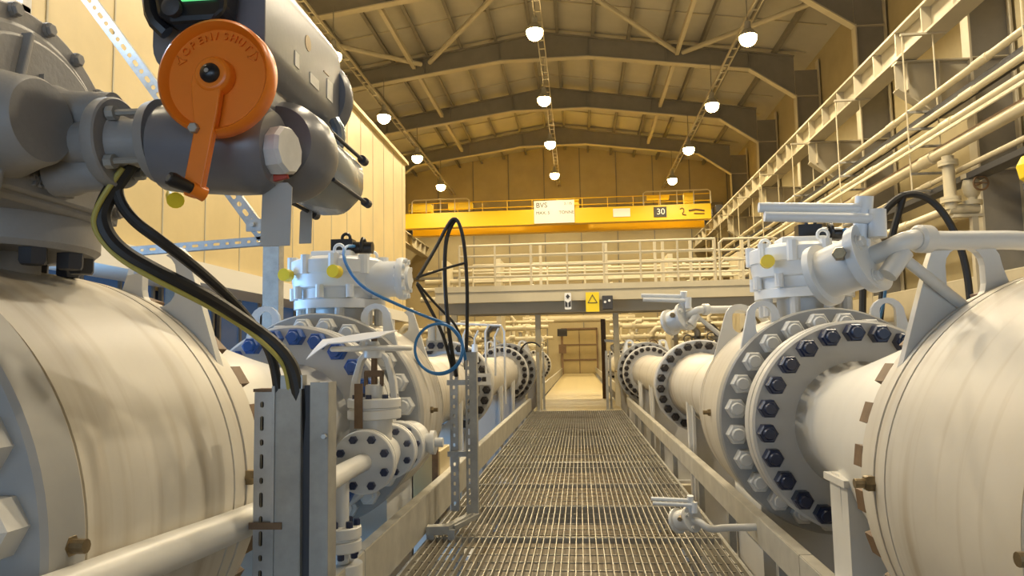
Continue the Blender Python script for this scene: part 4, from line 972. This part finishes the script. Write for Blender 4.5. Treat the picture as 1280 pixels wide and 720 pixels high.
b = MB(); b.torus((-1.005, 5.26, 1.362), (.1, 1, 0), .177, .0105, 48, 8); b.torus((-1.005, 5.275, 1.357), (.15, 1, .05), .181, .0085, 48, 8)
tag(b.build('coiled_hose', 'blue', None), 'coil of dark blue hose hanging in front of the cream left valve', 'hose')
t = thing('sensor_bracket', 'white twin-barrel sensor bracket on the second left valve behind the hose coil', 'sensor', (-1.12, 5.75, 1.36))
b = MB(); b.box((-1.115, 5.78, 1.40), (.17, .02, .1)); b.build('mount', 'paint', t, 0)
b = MB(); b.cyl((-1.15, 5.74, 1.43), (-1.15, 5.74, 1.56), .03); b.cyl((-1.085, 5.74, 1.43), (-1.085, 5.74, 1.56), .03); b.build('barrel', 'white', t)
b = MB(); b.hex((-1.155, 5.75, 1.39), (0, -1, 0), .028, .03); b.hex((-1.08, 5.75, 1.39), (0, -1, 0), .028, .03); b.build('mount_bolt', 'navy', t)
t = thing('beige_cabinet', 'small beige box behind the left kick rail near the slotted stand', 'box', (-1.28, 6.4, -.1))
b = MB(); b.box((-1.34, 6.6, .2), (.26, .5, .6)); b.build('casing', 'cream', t, 0, bevel=.01)
b = MB(); b.box((-1.24, 6.3, .2), (.05, .04, .7)); b.build('corner_post', 'rust_and_shade', t, 0)

# ------------------------------------------------------------------ small impulse manifolds in the middle distance
def manifold(S, y, lab):
    X = lambda u: S.ax+S.d*u
    t = thing('impulse_manifold', lab, 'manifold', (X(.6), y, .8), 'impulse manifolds')
    b = MB()
    for u, h in ((.30, .42), (.44, .30), (.58, .5), (.70, .36)): b.tube([(X(u), y, S.az+.15), (X(u), y, S.az+.5+h*.4), (X(u+.05), y, S.az+.6+h*.4)], .014, 8)
    b.tube([(X(.1), y, S.az+.82), (X(.78), y, S.az+.78), (X(.82), y, S.az+.7), (X(.82), y, S.az-.2)], .014, 8); b.build('impulse_tube', 'paint', t)
    b = MB()
    for u in (.30, .44): b.cyl((X(u), y, S.az+.32), (X(u), y, S.az+.55), .05, .035)
    b.build('pot', 'white', t)
    b = MB(); b.box((X(.45), y-.05, S.az+.16), (.36, .06, .04)); b.box((X(.45), y-.05, S.az+.06), (.36, .06, .04)); b.box((X(.62), y-.05, S.az+.11), (.06, .05, .14)); b.box((X(.34), y-.05, S.az-.08), (.3, .05, .03)); b.build('valve_block', 'paint', t, 0)
    b = MB()
    for u, v in ((.3, .11), (.5, .11), (.36, -.15)): b.cyl((X(u), y-.09, S.az+v), (X(u), y-.03, S.az+v), .03, n=10)
    b.build('knob', 'navy', t)
manifold(L, 9.3, 'white impulse tubing manifold in front of the flange on the left pipeline')
# risers and small valves beneath and beyond the mezzanine
cnt = 0
for S, sd in ((L, 'left'), (Rr, 'right')):
    for row, (yy, n) in enumerate(((20.6, 6), (26.3, 7), (32.4, 7), (39., 7))):
        for i in range(n):
            x = S.d*-1*((2.55 if row < 2 else 1.5)+.62*i+random.uniform(-.12, .12)+.1*row); y = yy+random.uniform(-.6, .6)
            zt = random.uniform(1.9, 3.1) if row else random.uniform(1.7, 2.3); zv = random.uniform(.9, 1.9); r = random.uniform(.05, .10)
            t = thing('pipe_riser', 'pale valve riser, %s from the walkway on the %s, %s row past the mezzanine' % (('first', 'second', 'third', 'fourth', 'fifth', 'sixth', 'seventh')[i], sd, ('first', 'second', 'third', 'fourth')[row]), 'pipe', (x, y, ZF), 'pipe risers beyond the mezzanine')
            b = MB(); hx2 = random.choice((-1, 1))*random.uniform(.25, .42)
            b.tube([(x, y, ZF), (x, y, zt-.15), (x+.15*(1 if hx2 > 0 else -1), y, zt), (x+hx2, y, zt)], r, 10); b.build('pipe', random.choice(('pipe', 'mezz', 'galvflat')), t)
            b = MB()
            for z in (zv-.25, zv+.25, zt-.3): b.cyl((x, y, z-.03), (x, y, z+.03), r*2., n=14)
            b.build('flange', 'pipe', t)
            b = MB(); b.lathe([(-.2, r), (0, r*1.8), (.2, r)], (x, y, zv), (0, 0, 1), 14); b.cyl((x, y, zv), (x, y-.3, zv), r*.6, n=10); b.build('valve_body', 'pipe', t)
            b = MB(); b.torus((x, y-.32, zv), (0, 1, 0), random.uniform(.12, .2), .022, 20, 6); b.bar((x-.14, y-.32, zv), (x+.14, y-.32, zv), .03, .02); b.build('handwheel', random.choice(('rust_and_shade', 'dark', 'pipe', 'black')), t)
for i, (y, z, x0, x1) in enumerate(((27, 1.9, 1.5, 6), (27.5, 2.3, 1.6, 6), (28.5, 1.65, 1.4, 6), (34, 2.6, 1.4, 7), (34.6, 1.6, 1.5, 7), (42, 3.2, 1.4, 8), (42.6, 2.3, 1.5, 8))):
    for sg, sd in ((-1, 'left'), (1, 'right')):
        b = MB(); b.cyl((sg*x0, y, z), (sg*x1, y, z), .09, n=12)
        for k in range(5): b.cyl((sg*(x0+.4+k*.9)-.05, y, z), (sg*(x0+.4+k*.9)+.05, y, z), .16, n=12)
        for k in (0, 1): xx = sg*(x0+.95 if k == 0 else x1-.3); b.box((xx, y, (z+ZF)/2-.04), (.08, .08, z-ZF-.08))
        tag(b.build('cross_pipe', 'pipe', None), '%s flanged cross pipe on the %s of the far walkway' % (('first', 'second', 'third', 'fourth', 'fifth', 'sixth', 'seventh')[i], sd), 'pipe', 'cross pipes beyond the mezzanine')
# header over the far door and control panel
b = MB(); b.cyl((-3.6, 48, 3.6), (3.6, 48, 3.6), .22); b.cyl((-3.6, 48.2, 4.3), (3.6, 48.2, 4.3), .16)
for x in (-3.3, 3.3): b.box((x, 48.1, (4.4+ZF)/2), (.2, .5, 4.4-ZF))
tag(b.build('pipe_bridge', 'pipe', None), 'pale double pipe bridge crossing in front of the far door', 'pipe')
t = thing('electrical_cabinet', 'dark electrical cabinet on a stand left of the far door', 'cabinet', (-1.35, 50, 0))
b = MB(); b.box((-1.12, 50, 2.8), (.66, .2, .5)); b.build('casing', 'dark', t, 0, bevel=.02)
b = MB(); b.box((-1.12, 50.05, 1.1), (.1, .1, 2.9)); b.box((-1.12, 50.0, 1.7), (.5, .15, .6)); b.build('stand', 'rust_and_shade', t, 0)

# ------------------------------------------------------------------ small things on the right beneath the pipes
t = thing('floor_frame', 'yellowish steel base frame on the floor under the right pipeline', 'frame', (1.7, 5, ZF))
b = MB()
for x in (1.25, 2.3): b.box((x, 9.5, ZF+.12), (.14, 14, .24))
for k in range(7): b.box((1.78, 3.2+k*2.1, ZF+.12), (.95, .14, .2))
b.build('beam', 'hallsteel', t, 0)
t = thing('dark_backing_block', 'long dark brown plinth with posts standing behind the right pipeline', 'backing', (3.1, 9, ZF))
b = MB(); b.box((3.2, 10, -.25), (.5, 16, 1.3)); b.build('casing', 'brown', t, 0)  # dark mass added for contrast where the framed openings are dark
b = MB()
for k in range(12): b.box((2.93, 2.4+k*1.3, -.22), (.05, .07, 1.32))
b.build('post', 'hallsteel', t, 0)
b = MB(); b.box((3.15, 10, .43), (.62, 16, .05)); b.build('top_plate', 'hallsteel', t, 0)
t = thing('cable_loop', 'black cable arch standing behind the near right vent valve', 'cable', (2.8, 6.5, 1.5))
b = MB(); b.tube([(2.35, 6.4, 1.55), (2.40, 6.4, 2.2), (2.7, 6.4, 2.62), (3.0, 6.4, 2.55), (3.2, 6.4, 2.1), (3.22, 6.4, 1.5)], .03, 8, smooth=3); b.tube([(2.75, 6.4, 2.6), (2.6, 6.45, 2.1), (2.5, 6.45, 1.5)], .03, 8, smooth=2); b.build('cable', 'black', t)
b = MB(); b.box((2.82, 6.5, .3), (1.0, .12, 2.45)); b.build('stand', 'hallsteel', t, 0)
tag(MB().tube([(1.75, 5.3, 2.11), (1.95, 5.3, 2.15), (2.1, 5.35, 2.0), (2.25, 5.6, 1.75), (2.42, 6.3, 1.45)], .012, 8, smooth=3).build('hose', 'blue', None), 'blue hose from the right gearbox top curling away behind it', 'hose')

# ------------------------------------------------------------------ daylight, added front fill and world
def area(name, loc, rot, sx, sy, e, col):
    ld = bpy.data.lights.new(name, 'AREA'); ld.shape = 'RECTANGLE'; ld.size = sx; ld.size_y = sy; ld.energy = e; ld.color = col
    o = bpy.data.objects.new(name, ld); o.location = loc; o.rotation_euler = rot; COL.objects.link(o); return o
area('front_cool_fill', (0, YF+.25, 1.4), (math.radians(90), 0, 0), 17, 4.2, 520, (.46, .71, 1))  # added cool fill for near faces turned to the camera
area('side_window_daylight', (BX+.12, 5.6, 5.5), (0, math.radians(-70), 0), 1.3, 2.0, 120, (.55, .75, 1))
area('low_window_daylight', (BX-.95, 5., 1.3), (0, math.radians(-90), 0), 2.0, 5.0, 420, (.25, .55, 1))
w = bpy.data.worlds.new('hall_air'); sc.world = w; w.use_nodes = True
w.node_tree.nodes['Background'].inputs['Color'].default_value = (1, .85, .6, 1); w.node_tree.nodes['Background'].inputs['Strength'].default_value = .02

# ------------------------------------------------------------------ camera
f, q, p, ro = 926.36, math.radians(5.0904), math.radians(5.2317), math.radians(-1.0423)
F = V((-math.sin(q)*math.cos(p), math.cos(q)*math.cos(p), math.sin(p))); Rv = V((math.cos(q), math.sin(q), 0)); U = Rv.cross(F)
R2 = Rv*math.cos(ro)+U*math.sin(ro); U2 = R2.cross(F)
cd = bpy.data.cameras.new('camera'); cam = bpy.data.objects.new('camera', cd); COL.objects.link(cam)
mw = Matrix((R2, U2, -F)).transposed().to_4x4(); mw.translation = V((0, 0, 1.3)); cam.matrix_world = mw
cd.sensor_width = 36; cd.lens = f/1280*36; cd.clip_start = .02; cd.clip_end = 300
sc.camera = cam
sc.view_settings.view_transform = 'Standard'; sc.view_settings.look = 'None'; sc.view_settings.gamma = 1; sc.view_settings.exposure = 0
